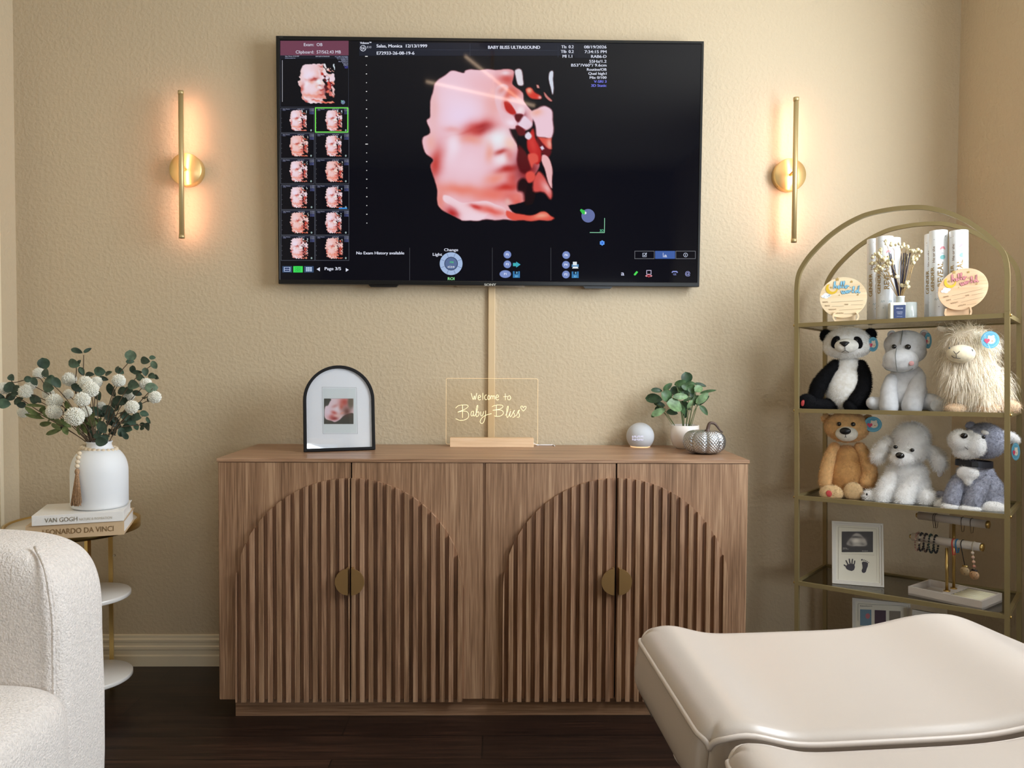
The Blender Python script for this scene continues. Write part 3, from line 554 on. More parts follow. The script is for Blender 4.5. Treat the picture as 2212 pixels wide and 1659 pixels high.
for i, (x0, x1) in enumerate(edges):
    cx, R, zc = arch[i//2]
    d = SB(MB().box((x0, YF, zb), (x1, YF+.0115, zt-.0012)), 'door', WV, bevel=.0008); d['label'] = 'door with half of a fluted arch'
    P = []; n = 28                                        # backing plate: half of the arch
    lo, hi = max(x0, cx-R), min(x1, cx+R)
    for k in range(n+1):
        x = lo+(hi-lo)*k/n; P.append((x, zc+math.sqrt(max(0, R*R-(x-cx)**2))))
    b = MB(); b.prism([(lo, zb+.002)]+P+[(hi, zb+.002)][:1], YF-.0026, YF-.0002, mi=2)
    # slats clipped by the circle
    per = .02668; w_ = .0136; k0 = int((lo-cx)/per)-2
    for k in range(k0, k0+40):
        s0 = cx+k*per+(.0035 if i % 2 else -.0035); s1 = s0+w_; s0, s1 = max(s0, lo+.0004), min(s1, hi-.0004)
        if s1-s0 < .002: continue
        z0_ = zc+math.sqrt(max(0, R*R-(s0-cx)**2)); z1_ = zc+math.sqrt(max(0, R*R-(s1-cx)**2)); zm = zc+math.sqrt(max(0, R*R-((s0+s1)/2-cx)**2))
        if min(z0_, z1_) < zb+.02: continue
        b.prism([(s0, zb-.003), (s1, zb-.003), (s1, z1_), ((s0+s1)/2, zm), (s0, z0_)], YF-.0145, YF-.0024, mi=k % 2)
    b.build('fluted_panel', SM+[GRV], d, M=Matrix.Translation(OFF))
    # half-disc handle, straight side towards the door gap
    hc = at(754 if i == 0 else 757.5 if i == 1 else 1329 if i == 2 else 1334, 1258, YF-.035); r_ = .0395; sg = -1 if i % 2 == 0 else 1
    hx = at([752, 759, 1327, 1337][i], 1258, YF-.03).x
    arcp = [(hx+sg*r_*math.cos(t)*.98, hc.z+r_*math.sin(t)) for t in np.linspace(-PI/2, PI/2, 24)]
    b = MB(); b.prism(arcp, YF-.034, YF-.030); b.box((min(hx, hx+sg*.005), YF-.034, hc.z-r_), (max(hx, hx+sg*.005), YF-.0145, hc.z+r_+.001)); b.build('handle', BRZ, d, M=Matrix.Translation(OFF), bevel=.0008)

# ================================================================ arched photo frame on the sideboard
LF = atz(656, 976.5, HS); RF = atz(810, 971.5, HS); ang = math.atan2(RF.y-LF.y, RF.x-LF.x); fw_ = (RF-LF).xy.length
AFM = trs(((LF.x+RF.x)/2, (LF.y+RF.y)/2, HS+.0005), ang)@Matrix.Rotation(-.13, 4, 'X')
af = thing('arched_picture_frame', 'black arched picture frame with white mat at the left of the sideboard', 'picture frame', AFM)
topz = onplane(AFM, 731, 790).z
def archo(r, z0, zt_, n=28): return [(r, z0)]+[(r*math.cos(t), zt_-r*1.0+r*math.sin(t)) for t in np.linspace(0, PI, n)]+[(-r, z0)]
hw_ = fw_/2; wb = .0095
b = MB(); b.ring(archo(hw_, 0, topz), archo(hw_-wb, wb, topz-wb), -.012, .012); b.build('frame', mat('black_wood_frame', (18, 17, 18), .6, spec=.2), af, bevel=.001)
MB().prism(archo(hw_-.004, .004, topz-.004), .004, .009).build('backboard', mat('grey_board', (120, 118, 114), .8), af)
mt = MB().prism(archo(hw_-wb, wb, topz-wb), -.002, .003).build('mat_board', mat('white_mat_board', (244, 247, 252), .7), af)
pm = planemap(AFM, -.0022)
def fpx(x, y): return (640+x/7.9, 780+y/7.9)
a = Art(pm)
for (x0, y0), (x1, y1) in ((fpx(440, 445), fpx(1025, 455)), (fpx(1025, 455), fpx(1045, 1240)), (fpx(440, 445), fpx(455, 1240)), (fpx(455, 1240), fpx(1045, 1240))): a.line([(x0, y0), (x1, y1)], .6, (176, 184, 184), 1)
a.poly([fpx(455, 465), fpx(1010, 465), fpx(1030, 1225), fpx(470, 1225)], (224, 232, 234), 1)
PH = [('p', [(470,640),(975,640),(980,1075),(470,1075)], (236,214,222), 1), ('c', [(470,640),(590,650),(570,700),(540,760),(490,790),(488,970),(600,1020),(660,1040),(740,1000),(800,940),(880,900),(975,900),(975,1080),(470,1080)], (62,62,52), 6), ('b',820,700,90,80,0,(190,70,56),.9), ('b',660,770,60,28,-20,(206,130,126),.8), ('b',720,830,70,60,0,(240,232,240),.9), ('b',770,780,40,60,10,(206,96,76),.8), ('b',640,880,60,30,20,(196,70,60),.8), ('b',600,950,70,50,10,(200,84,76),.9), ('b',700,940,60,25,0,(238,200,190),.9), ('b',650,980,60,28,0,(150,40,38),.9), ('b',860,860,80,90,0,(110,60,48),.9), ('b',930,700,60,120,0,(96,88,70),.9,4), ('b',780,890,40,20,-20,(226,150,130),.8), ('b',540,870,60,90,0,(238,220,234),.8)]
ph = paint(60, 52, (472, 640, 975, 1075), PH, bg=(62, 62, 52)); x0, y0 = fpx(472, 640); x1, y1 = fpx(975, 1075); a.grid(x0, y0, x1, y1, ph, 2)
a.build('photo_print', colmat('print', rough=.5), mt)
MB().prism(archo(hw_-wb, wb, topz-wb), -.0068, -.006).build('glass', glassy('frame_glass', (255, 255, 255), .97), af)
MB().add([(-.02, .012, .16), (.02, .012, .16), (.035, .085, .012), (-.035, .085, .012), (-.02, .016, .16), (.02, .016, .16), (.035, .089, .012), (-.035, .089, .012)], [(0,1,2,3),(7,6,5,4),(0,4,5,1),(1,5,6,2),(2,6,7,3),(3,7,4,0)], 0, False).build('easel_back', BLK, af)

# ================================================================ lit acrylic sign
c = atz(1062.5, 966, HS); wB = (atz(1153, 966, HS).x-atz(972, 966, HS).x)/2; yb = c.y+.02; hB = at(1062, 947, yb-.02).z-HS
SM_ = trs((c.x, yb, HS))
sg_ = thing('acrylic_sign', 'clear acrylic welcome sign glowing on a pale wooden base', 'sign', SM_)
MB().box((-wB, -.02, 0), (wB, .02, hB)).build('base', wood('pale_beech', [(226, 190, 150), (236, 202, 164), (242, 212, 178)], 0, .5), sg_, bevel=.001)
P3 = [onplane(SM_, *q) for q in ((964, 817), (1162, 817), (1160, 952))]; x0, x1, zt_ = P3[0].x, P3[1].x, P3[0].z; z0_ = .008
rr = .006; corner = lambda cx, cz, a0: [(cx+rr*math.cos(a0+t), cz+rr*math.sin(a0+t)) for t in np.linspace(0, PI/2, 6)]
pl = corner(x1-rr, z0_+rr, -PI/2)+corner(x1-rr, zt_-rr, 0)+corner(x0+rr, zt_-rr, PI/2)+corner(x0+rr, z0_+rr, PI)
ac = MB().prism(pl, -.002, .002).build('acrylic_plate', glassy('acrylic', (255, 254, 252), .995, fk=.12), sg_)
MB().tube([(p[0]*.9995, -.0025, p[1]) for p in pl], .00045, 5, closed=True).build('lit_edge', mat('edge_glow', (240, 215, 170), .4, emit=(255, 222, 168), es=.6), ac)
LIT = mat('engraved_glow', (255, 240, 200), .4, emit=(255, 238, 178), es=1.0)
hand = [[(480,575),(515,690),(537,620),(550,690),(580,575)], [(605,655),(650,640),(635,610),(610,625),(605,670),(625,698),(650,685)], [(690,570),(688,695)], [(757,605),(732,615),(720,650),(735,690),(762,685)], [(795,610),(777,640),(780,680),(800,690),(817,650),(795,610)], [(832,685),(834,615),(836,640),(850,620),(866,635),(868,680),(870,640),(886,620),(902,635),(905,685)], [(925,650),(970,640),(955,605),(930,620),(925,665),(945,698),(975,685)], [(1090,580),(1092,700)], [(1055,640),(1125,632)], [(1160,620),(1135,640),(1135,680),(1160,695),(1185,670),(1180,630),(1160,620)],
 [(200,845),(250,800),(340,785),(410,790),(420,820),(370,860),(300,890),(240,915),(330,895),(400,905),(435,950),(425,1010),(370,1050),(280,1060),(200,1030)], [(325,790),(325,1015)], [(520,895),(485,910),(475,960),(490,985),(515,960),(525,900),(520,960),(535,985),(560,950),(590,870),(600,800),(585,800),(570,880),(570,985),(595,990),(620,950),(610,905),(585,925)], [(650,905),(650,960),(665,985),(690,960),(705,900)], [(740,890),(735,960),(720,1050),(690,1110),(655,1112),(640,1080),(670,1020),(740,970),(845,940)],
 [(850,820),(900,795),(980,785),(1040,795),(1045,825),(1000,855),(940,870),(865,882),(950,875),(1020,880),(1050,905),(1055,940),(1010,980),(940,990),(890,980)], [(930,790),(930,985)], [(1095,975),(1130,900),(1145,830),(1140,805),(1125,830),(1115,920),(1120,1000),(1135,1005),(1160,960),(1185,895),(1170,960),(1180,1000),(1205,970),(1240,900),(1258,880),(1244,905),(1238,925),(1256,955),(1250,1000),(1220,1005)], [(1186,858),(1190,868)], [(1256,985),(1290,970),(1325,890),(1345,880),(1330,905),(1325,925),(1344,955),(1338,1000),(1300,1005)],
 [(1415,895),(1375,850),(1370,815),(1395,805),(1415,835),(1435,810),(1465,820),(1450,860),(1415,895)]]
b = MB()
for st in hand:
    pts = []
    for x, y in st: q = onplane(SM_, 960+x/8.296, 780+y/8.296); pts.append((q.x, -.0026, q.z))
    b.tube(catmull(pts, 5) if len(pts) > 2 else pts, .00075, 5)
b.build('engraved_lettering', LIT, ac)
pts = [atz(1153, 958, HS+.02)]+[atz(x, y, HS+.004) for x, y in ((1160, 959), (1168, 957.5), (1178, 959.5), (1188, 957), (1194, 958.5), (1198, 962))]
pts[0] = Vector((c.x+wB, yb, HS+.012)); pts = [pts[0]]+[Vector((p.x, min(p.y, -.04), HS+.0022)) for p in pts[1:]]
MB().tube([SM_.inverted()@p for p in catmull(pts, 6)], .0019, 8).build('power_cord', mat('white_cord', (240, 238, 240), .4), sg_)

# ================================================================ smart speaker
r_ = .0478; c = atz(1386, 967, HS); c = Vector((c.x, c.y+.028, HS))
sp = thing('smart_speaker_clock', 'light grey fabric ball speaker with glowing clock digits beside the plant', 'speaker', loc=c)
cz = at(1386, 942.5, c.y).z-HS; b = MB()
prof_ = [(0, .004), (.030, .004), (.034, .006)]+[(r_*math.cos(t), cz+r_*math.sin(t)) for t in np.linspace(-.80, PI/2, 30)]; prof_[-1] = (0, prof_[-1][1])
b.lathe(prof_, 56); FABG = mat('grey_knit_fabric', (196, 199, 204), .9, bump=(900, .5, .0004), sheen=.2)
b.build('body', FABG, sp)
MB().lathe([(0, 0), (.031, 0), (.0345, .002), (.0345, .0075), (.0335, .0085), (0, .0085)], 48).build('light_ring', mat('ring_glow', (250, 226, 190), .4, emit=(255, 214, 160), es=.9), sp)
def sphmap(M, cz_, r):
    Mi = M.inverted()
    def f(px, py, lift):
        o = Mi@CAM-Vector((0, 0, cz_)); d = (Mi.to_3x3()@ray(px, py)); A = d.dot(d); B = 2*o.dot(d); C = o.dot(o)-r*r; D = max(0, B*B-4*A*C)
        p = o+d*((-B-math.sqrt(D))/(2*A)); p = p*((r+.0003+lift)/p.length); return tuple(p+Vector((0, 0, cz_)))
    return f
a = Art(sphmap(Matrix.Translation(c), cz, r_)); DG = (236, 232, 255)
def digit(ch_, x, y, w_, h_):
    t = 1.5
    if ch_ == '1': a.rect(x+w_-t, y, x+w_, y+h_, DG)
    if ch_ == '0': a.frame(x, y, x+w_, y+h_, t, DG)
digit('1', 1365, 941.5, 2.2, 9.5); digit('0', 1368.8, 941.5, 5.6, 9.8); digit('0', 1377, 941.5, 5.6, 9.8); digit('0', 1384, 941.5, 5.4, 9.8)
for y in (944, 948.5): a.rect(1375.2, y, 1376.6, y+1.2, DG)
a.build('clock_digits', colmat('screen_light', True), sp)

# ================================================================ potted plant
c = atz(1484, 971, HS); c = Vector((c.x, c.y+.035, HS)); PM = Matrix.Translation(c)
pt = thing('potted_plant', 'small green leafy plant in a white pot behind the silver pumpkin', 'plant', PM)
zr = onplane(PM, 1484, 918).z; k = .048
MB().lathe([(0, 0), (.028, 0), (.030, .003), (.040, .012), (k-.002, .03), (k, .045), (k, zr), (k-.004, zr), (k-.004, zr-.012), (0, zr-.012)], 48).build('pot', mat('white_ceramic', (236, 228, 222), .25, coat=.3), pt)
MB().lathe([(0, zr-.0115), (k-.0045, zr-.0115)], 24).build('soil', mat('soil', (60, 48, 36), .9), pt)
def leafmesh(b, c, ax, n, L_, W_, cup=.15, mi=0, bend=.12):
    """leaf blade: centre c, long axis ax, normal n"""
    ax = Vector(ax).normalized(); n = Vector(n); n = (n-ax*n.dot(ax)).normalized(); s_ = ax.cross(n); nu, nv = 9, 5; v = []
    for i in range(nu):
        u = i/(nu-1); wid = W_*(math.sin(PI*u**.85)**.62 if 0 < u < 1 else .03)
        for j in range(nv):
            q = j/(nv-1)*2-1; v.append(Vector(c)+ax*(u-.5)*2*L_+s_*q*wid+n*(abs(q)**1.4*cup*wid-bend*L_*(2*u-1)**2))
    f = [(i*nv+j, i*nv+j+1, (i+1)*nv+j+1, (i+1)*nv+j) for i in range(nu-1) for j in range(nv-1)]
    b.add(v, f, mi, True)
def leafmat(name, c1, c2, rough=.45):
    return mat(name, c1, rough, var=(60, .45), spec=.4)
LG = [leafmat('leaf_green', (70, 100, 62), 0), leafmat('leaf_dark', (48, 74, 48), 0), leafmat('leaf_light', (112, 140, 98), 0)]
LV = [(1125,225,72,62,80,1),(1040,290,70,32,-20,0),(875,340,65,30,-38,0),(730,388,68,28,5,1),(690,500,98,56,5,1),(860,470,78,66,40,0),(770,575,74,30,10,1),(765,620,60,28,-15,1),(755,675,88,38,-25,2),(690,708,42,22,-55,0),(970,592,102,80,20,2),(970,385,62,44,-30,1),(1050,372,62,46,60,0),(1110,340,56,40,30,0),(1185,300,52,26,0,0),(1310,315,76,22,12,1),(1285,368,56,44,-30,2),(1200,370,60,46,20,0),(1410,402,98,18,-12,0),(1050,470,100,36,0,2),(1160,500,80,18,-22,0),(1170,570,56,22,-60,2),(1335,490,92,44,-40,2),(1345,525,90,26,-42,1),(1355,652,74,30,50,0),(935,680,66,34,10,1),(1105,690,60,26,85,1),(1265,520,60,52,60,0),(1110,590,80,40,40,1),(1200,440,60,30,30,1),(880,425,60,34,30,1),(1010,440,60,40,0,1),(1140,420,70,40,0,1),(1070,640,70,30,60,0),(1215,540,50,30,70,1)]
def apx(x, y): return (1300+x/6.144, 780+y/6.144)
b = MB(); bs = MB(); random.seed(3)
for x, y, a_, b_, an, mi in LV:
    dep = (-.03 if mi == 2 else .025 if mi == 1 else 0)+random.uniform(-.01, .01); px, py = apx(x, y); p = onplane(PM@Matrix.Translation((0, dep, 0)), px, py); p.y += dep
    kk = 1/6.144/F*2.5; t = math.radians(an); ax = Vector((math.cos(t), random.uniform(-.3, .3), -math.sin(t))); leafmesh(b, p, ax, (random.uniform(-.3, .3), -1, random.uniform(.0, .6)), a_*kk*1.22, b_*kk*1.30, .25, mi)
    if random.random() < .5:
        q = Vector(((x-1130)/8000*.6, dep*.3, zr-.01)); e = Vector(p)-ax*a_*kk*.7; mid = q.lerp(e, .55)+Vector((0, 0, .012)); bs.tube(catmull([q, mid, e], 5), [.0011]*5+[.0009]*5+[.0007], 6)
b.build('leaves', LG, pt, flip=False); bs.build('stems', mat('plant_stem', (104, 118, 76), .6), pt)

# ================================================================ silver pumpkin
c = atz(1529, 983, HS); c = Vector((c.x, c.y+.045, HS)); PK = Matrix.Translation(c)
pk = thing('pumpkin_ornament', 'silver scaled pumpkin ornament with curled dark stem near the sideboard corner', 'ornament', PK)
Rk = .0655; zt_ = onplane(PK, 1515, 928).z; hz = zt_/2; nu, nv = 300, 84; v = []
def hexd(u, w_):
    """height of a domed hexagon cell at (u, w)"""
    best = 9
    r0 = math.floor(w_/.866)
    for r in (r0-1, r0, r0+1, r0+2):
        q = round(u-(.5 if r % 2 else 0))
        for k_ in (q-1, q, q+1):
            dx = u-(k_+(.5 if r % 2 else 0)); dy = w_-r*.866; best = min(best, dx*dx+dy*dy)
    return max(0, 1-best/.30)
for j in range(nv+1):
    th = PI*j/nv
    for i in range(nu):
        ph_ = 2*PI*i/nu; lob = 1-.11*(1-abs(math.sin(ph_*4+.5)))**2.2; s_ = math.sin(th)**.62 if 0 < th < PI else 0
        z = math.cos(th); dip = -.18*math.exp(-(s_/.38)**2) if z > 0 else 0
        band = max(0, min(1, (s_-.25)*4)); hx = hexd(ph_*40/(2*PI), (th-.2)*6.6/ .866)*.0034*band
        r = (Rk*s_+hx)*lob; v.append((r*math.cos(ph_), r*math.sin(ph_), hz+hz*(math.copysign(abs(z)**.86, z))+dip*hz))
b = MB(); b.add(v, [(j*nu+i, (j+1)*nu+i, (j+1)*nu+(i+1) % nu, j*nu+(i+1) % nu) for j in range(nv) for i in range(nu)], 0, True)
b.build('body', mat('silver_leaf', (182, 184, 186), .27, .92, var=(40, .16)), pk)
st = [onplane(PK, *q) for q in ((1528, 934), (1530, 922), (1534, 914), (1543, 915), (1550, 922), (1555, 929), (1561, 934))]
P = catmull(st, 6); n = len(P); b = MB(); b.tube(P, [.0066-.0042*(i/n)**.8+(.003 if i < 3 else 0) for i in range(n)], 9); b.build('stem', mat('dark_twisted_stem', (92, 74, 66), .55, .35, bump=(300, .8, .001)), pk)
# ================================================================ round side table
TZ = .578
st_ = thing('side_table', 'round gold-rimmed three-tier side table with white shelves between chair and sideboard', 'side table', loc=(-1.275, -.325, 0))
GLD = mat('polished_gold_metal', (206, 176, 112), .28, 1.0)
WT = mat('white_lacquer', (226, 222, 216), .3, coat=.2)
def disc_(name, c, r, z0, z1, m, par, seg=64): return MB().lathe([(0, z0), (r-.002, z0), (r, z0+.002), (r, z1-.002), (r-.002, z1), (0, z1)], seg, c=(c[0], c[1], 0)).build(name, m, par)
tc = (.0, .0)
tp = disc_('table_top', tc, .178, TZ-.010, TZ, WT, st_)
b = MB(); b.lathe([(.1785, TZ-.024), (.187, TZ-.024), (.187, TZ+.004), (.1785, TZ+.004), (.1785, TZ-.024)], 72); b.build('rim', GLD, st_)
lp = [(.088, -.085, 1.2), (.05, .125, .3), (-.13, .0, 0)]
for x, y, a_ in lp:
    b = MB(); b.box((-.0062, -.0062, 0), (.0062, .0062, TZ-.022)); b.build('leg', GLD, st_, M=Matrix.Translation((x, y, .0))@Matrix.Rotation(a_, 4, 'Z'))
for z, nm in ((.356, 'shelf'), (.100, 'shelf')): disc_(nm, (.045, .0), .118 if z > .2 else .121, z-.014, z, WT, st_)
p = at(256, 1200, -.21)
MB().cyl((.05+.016, .118, p.z), (.05+.016, .112, p.z), .004, seg=10).build('screw', mat('chrome', (210, 205, 198), .12, 1), st_)
# white ball vase on the lowest shelf
ob = MB().lathe([(0, 0), (.02, 0), (.038, .008), (.056, .03), (.062, .058), (.056, .084), (.036, .104), (.018, .112), (.014, .12), (.017, .126), (.012, .126), (.012, .11), (0, .11)], 40).build('round_vase', mat('matte_white_ceramic', (226, 224, 226), .6))
ob.location = (-1.275+.0, -.325, .1003); tag(ob, 'round white vase on the bottom shelf of the side table, mostly behind the chair', 'vase')

# ================================================================ two art books
def book(name, label, ztop, th, pL, pR, depth, cover, pages, title, skew=0):
    L = atz(*pL, ztop); R = atz(*pR, ztop); an = math.atan2(R.y-L.y, R.x-L.x); w_ = (R-L).xy.length
    M = trs((L.x, L.y, ztop-th), an); o = thing(name, label, 'book', M)
    cm_ = mat(name+cover[0], cover[1], .45, bump=(400, .1, .0004)); c_ = .0028
    b = MB(); b.box((0, 0, 0), (w_, depth, c_)); b.box((0, 0, th-c_), (w_, depth, th)); b.box((0, 0, c_), (w_, c_, th-c_)); cv = b.build('cover', cm_, o, bevel=.0007)
    MB().box((.004, c_, c_), (w_-.004, depth-.004, th-c_)).build('pages', mat('book_pages', (238, 234, 228), .8, bump=(700, .3, .0006)), o)
    a = Art(lambda u, v, l: (u, -.0006-l, v), yd=False)
    for t, u0, hgt, wd_, cc, bo in title: a.text(t, u0*w_, th*hgt[0], th*hgt[1], cc, width=wd_*w_, bold=bo)
    a.build('spine_title', colmat('foil_print', rough=.35, metal=.3), cv); return o, w_, an
book('art_book', 'beige hardcover art book, lower one of the two under the vase', TZ+.0045+.040, .040, (55, 1137), (268, 1125), .21, ('_tan', (206, 178, 142)), 0, [('LEONARDO DA VINCI', .17, (.32, .38), .72, (176, 146, 104), .0001)])
book('art_book', 'white hardcover art book directly under the vase, on the beige book', TZ+.0045+.040+.0005+.028, .028, (68, 1115), (267, 1104), .185, ('_white', (236, 234, 230)), 0, [('VAN GOGH', .14, (.28, .44), .35, (178, 168, 148), .0001), ('NATURE & INSPIRATION', .51, (.29, .26), .36, (200, 192, 174), .0)])
ZB = TZ+.0045+.040+.0005+.028+.0004

# ================================================================ white vase, beads
vc = Vector((atz(186, 1105, ZB).x, atz(186, 1105, ZB).y+.075, ZB)); VM = Matrix.Translation(vc)
va = thing('vase', 'matte white bottle vase standing on the white art book', 'vase', VM)
zn = onplane(VM, 184, 953).z; zs = onplane(VM, 184, 1010).z; rv = (onplane(VM, 243, 1050).x-onplane(VM, 129.5, 1050).x)/2; rn = .0325
pr = [(0, 0), (rv-.012, 0), (rv-.004, .003), (rv, .010), (rv, zs-.012)]+[(rn+(rv-rn)*math.cos(t), zs-.012+(zn-.02-zs+.012)*math.sin(t)) for t in np.linspace(.12, 1.45, 12)]+[(rn+.001, zn-.014), (rn, zn-.006), (rn+.003, zn), (rn-.001, zn), (rn-.004, zn-.01), (rn-.003, zn-.03), (rn+.012, zs-.01), (0, zs-.03)]
MB().lathe(pr, 64).build('body', mat('matte_white_bisque', (232, 234, 236), .55), va)
bd = thing('bead_garland', 'pale wooden bead garland with jute tassel hung around the vase neck', 'garland', VM)
BW = mat('pale_wood_bead', (226, 208, 180), .6); rb = .0062
for k in range(22):
    a_ = 2*PI*k/22; r_ = rn+.0105+.003*math.cos(a_*2); MB().ball((r_*math.cos(a_), r_*math.sin(a_), zn-.020-.006*math.cos(a_-.4)+.004*math.sin(a_)), rb, 14, 8).build('bead', BW, bd)
hang = [(612, 850), (606, 880), (598, 912), (592, 945), (588, 978)]; last = None
def vrad(z): return (rv if z < zs-.012 else rn+(rv-rn)*math.sqrt(max(0, 1-((z-zs+.012)/(zn-.02-zs+.012))**2)) if z < zn-.02 else rn)
for x, y in hang:
    px, py = x/3.53, 730+y/3.53; Mi = VM.inverted(); o_ = Mi@CAM; d_ = ray(px, py).normalized(); t = (vc-CAM).length-.2
    while t < 4:
        last = o_+d_*t
        if math.hypot(last.x, last.y) <= vrad(last.z)+rb+.0008: break
        t += .0005
    MB().ball(last, rb, 14, 8).build('bead', BW, bd)
JT = mat('jute_tassel', (166, 132, 100), .9, var=(300, .4)); b = MB(); top = last-Vector((0, 0, .007)); un = Vector((last.x, last.y, 0)).normalized(); ux = Vector((-un.y, un.x, 0))
b.ball(top-Vector((0, 0, .009)), (.0065, .0065, .010), 12, 8)
for k in range(150):
    a_ = random.uniform(0, 2*PI); q = random.uniform(.2, 1); e = top+ux*(.003+math.cos(a_)*.019*q)+un*(.006+abs(math.sin(a_))*.010*q)+Vector((0, 0, -.100+random.uniform(-.006, .006)))
    s0 = top+Vector((math.cos(a_)*.003, math.sin(a_)*.003, -.010)); b.tube([s0, s0.lerp(e, .5)+Vector((0, 0, 0)), e], [.0009, .0010, .0008], 4, caps=False)
b.build('tassel', JT, bd)

# ================================================================ flowers and foliage standing in the vase
def vpx(x, y): return (x/3.53, 730+y/3.53)
def vpt(x, y, dep): p = onplane(VM@Matrix.Translation((0, dep, 0)), *vpx(x, y)); p.y += dep; return Vector(p)
PET = mat('white_petals', (240, 238, 226), .7, sheen=.1, var=(120, .08)); STM = mat('brown_flower_stem', (88, 70, 52), .7)
def pommesh():
    b = MB(); n = 330
    b.ball((0, 0, 0), .66, 12, 8)
    for k in range(n):
        z = 1-2*(k+.5)/n; r = math.sqrt(1-z*z); a_ = k*2.39996; d = Vector((r*math.cos(a_), r*math.sin(a_), z)); nx = d.orthogonal().normalized(); ny = d.cross(nx); w_ = .088
        c0 = d*.6; c1 = d*random.uniform(.88, 1.02)+Vector((random.uniform(-.04, .04), random.uniform(-.04, .04), random.uniform(-.04, .04)))
        v = [c0+nx*w_*.5, c0+ny*w_*.5, c0-nx*w_*.5, c0-ny*w_*.5]+[c0.lerp(c1, .75)+s_ for s_ in (nx*w_, ny*w_, -nx*w_, -ny*w_)]+[c1]
        b.add(v, [(0,1,5,4),(1,2,6,5),(2,3,7,6),(3,0,4,7),(4,5,8),(5,6,8),(6,7,8),(7,4,8)], 0, True)
    o = b.build('flower_head', PET); me = o.data; bpy.data.objects.remove(o); return me
POM = pommesh(); kpx = 1/3.53/F*2.28
POMS = [(240,352,44,.0,'small white pompom flower, upper one of the leaning pair at the far left side'),(195,408,54,-.03,'white pompom flower, lower one of the leaning pair at the left side'),(32,385,48,-.02,'white pompom flower at the far left end of the bouquet, cut by the picture edge'),(528,315,56,.0,'white pompom flower high left of the big middle cluster'),(414,482,60,-.05,'white pompom flower, upper one of the touching pair left of the tassel line'),(412,563,58,-.06,'white pompom flower, lower one of the touching pair left of the centre'),
 (178,568,46,.07,'dim white pompom flower behind the lower left leaves'),(650,340,52,-.03,'white pompom flower at the left top of the middle cluster'),(735,337,46,.0,'white pompom flower at the right top of the middle cluster'),(692,392,60,-.06,'large white pompom flower in the heart of the middle cluster'),(628,468,58,-.08,'white pompom flower at the bottom of the middle cluster'),(568,600,72,-.09,'largest white pompom flower, lowest in front above the vase neck'),(655,562,44,-.03,'half-hidden white pompom flower just right of the lowest one'),
 (905,325,52,.0,'open white pompom flower right of the cluster seen from its side'),(1112,352,50,.02,'white pompom flower high at the right behind a round leaf'),(1005,527,54,-.02,'white pompom flower at the right middle over the dark leaves'),(1180,452,50,.0,'white pompom flower at the far right end of the bouquet'),(985,440,44,.06,'pale pompom flower deep in the right half behind leaves'),(370,430,48,.08,'dim white pompom flower behind the left pair'),(520,430,42,.09,'dim pompom flower deep behind the middle cluster'),(770,520,36,.04,'small pompom flower peeking right below the middle cluster'),(295,270,46,.05,'white pompom flower at the upper left under the tall round leaf')]
neck = Vector((0, 0, zn-.01)); random.seed(5)
for x, y, r_, dep, lab in POMS:
    o = thing('pompom_flower', lab, 'flower', VM, group='white pompom flowers in the vase'); c = vpt(x, y, dep)
    h = bpy.data.objects.new('flower_head', POM); COL.objects.link(h); h.parent = o; h.location = c; h.scale = (r_*kpx,)*3; h.rotation_euler = (random.uniform(-1, 1), random.uniform(-1, 1), random.uniform(0, 6))
    s0 = neck+Vector((max(-.02, min(.02, c.x*.12)), max(-.018, min(.018, dep*.3)), -.05)); s1 = neck+Vector((max(-.024, min(.024, c.x*.2)), max(-.02, min(.02, dep*.3)), 0)); mid = s1.lerp(c, .5)+Vector((0, 0, .02+abs(c.x)*.05))
    MB().tube(catmull([s0, s1, mid, c], 6), .0012, 6).build('stem', STM, o)
EU = [leafmat('eucalyptus_dark', (58, 76, 62), 0), leafmat('eucalyptus_mid', (72, 94, 76), 0), leafmat('eucalyptus_pale', (104, 124, 102), 0), leafmat('olive_leaf', (92, 106, 62), 0)]
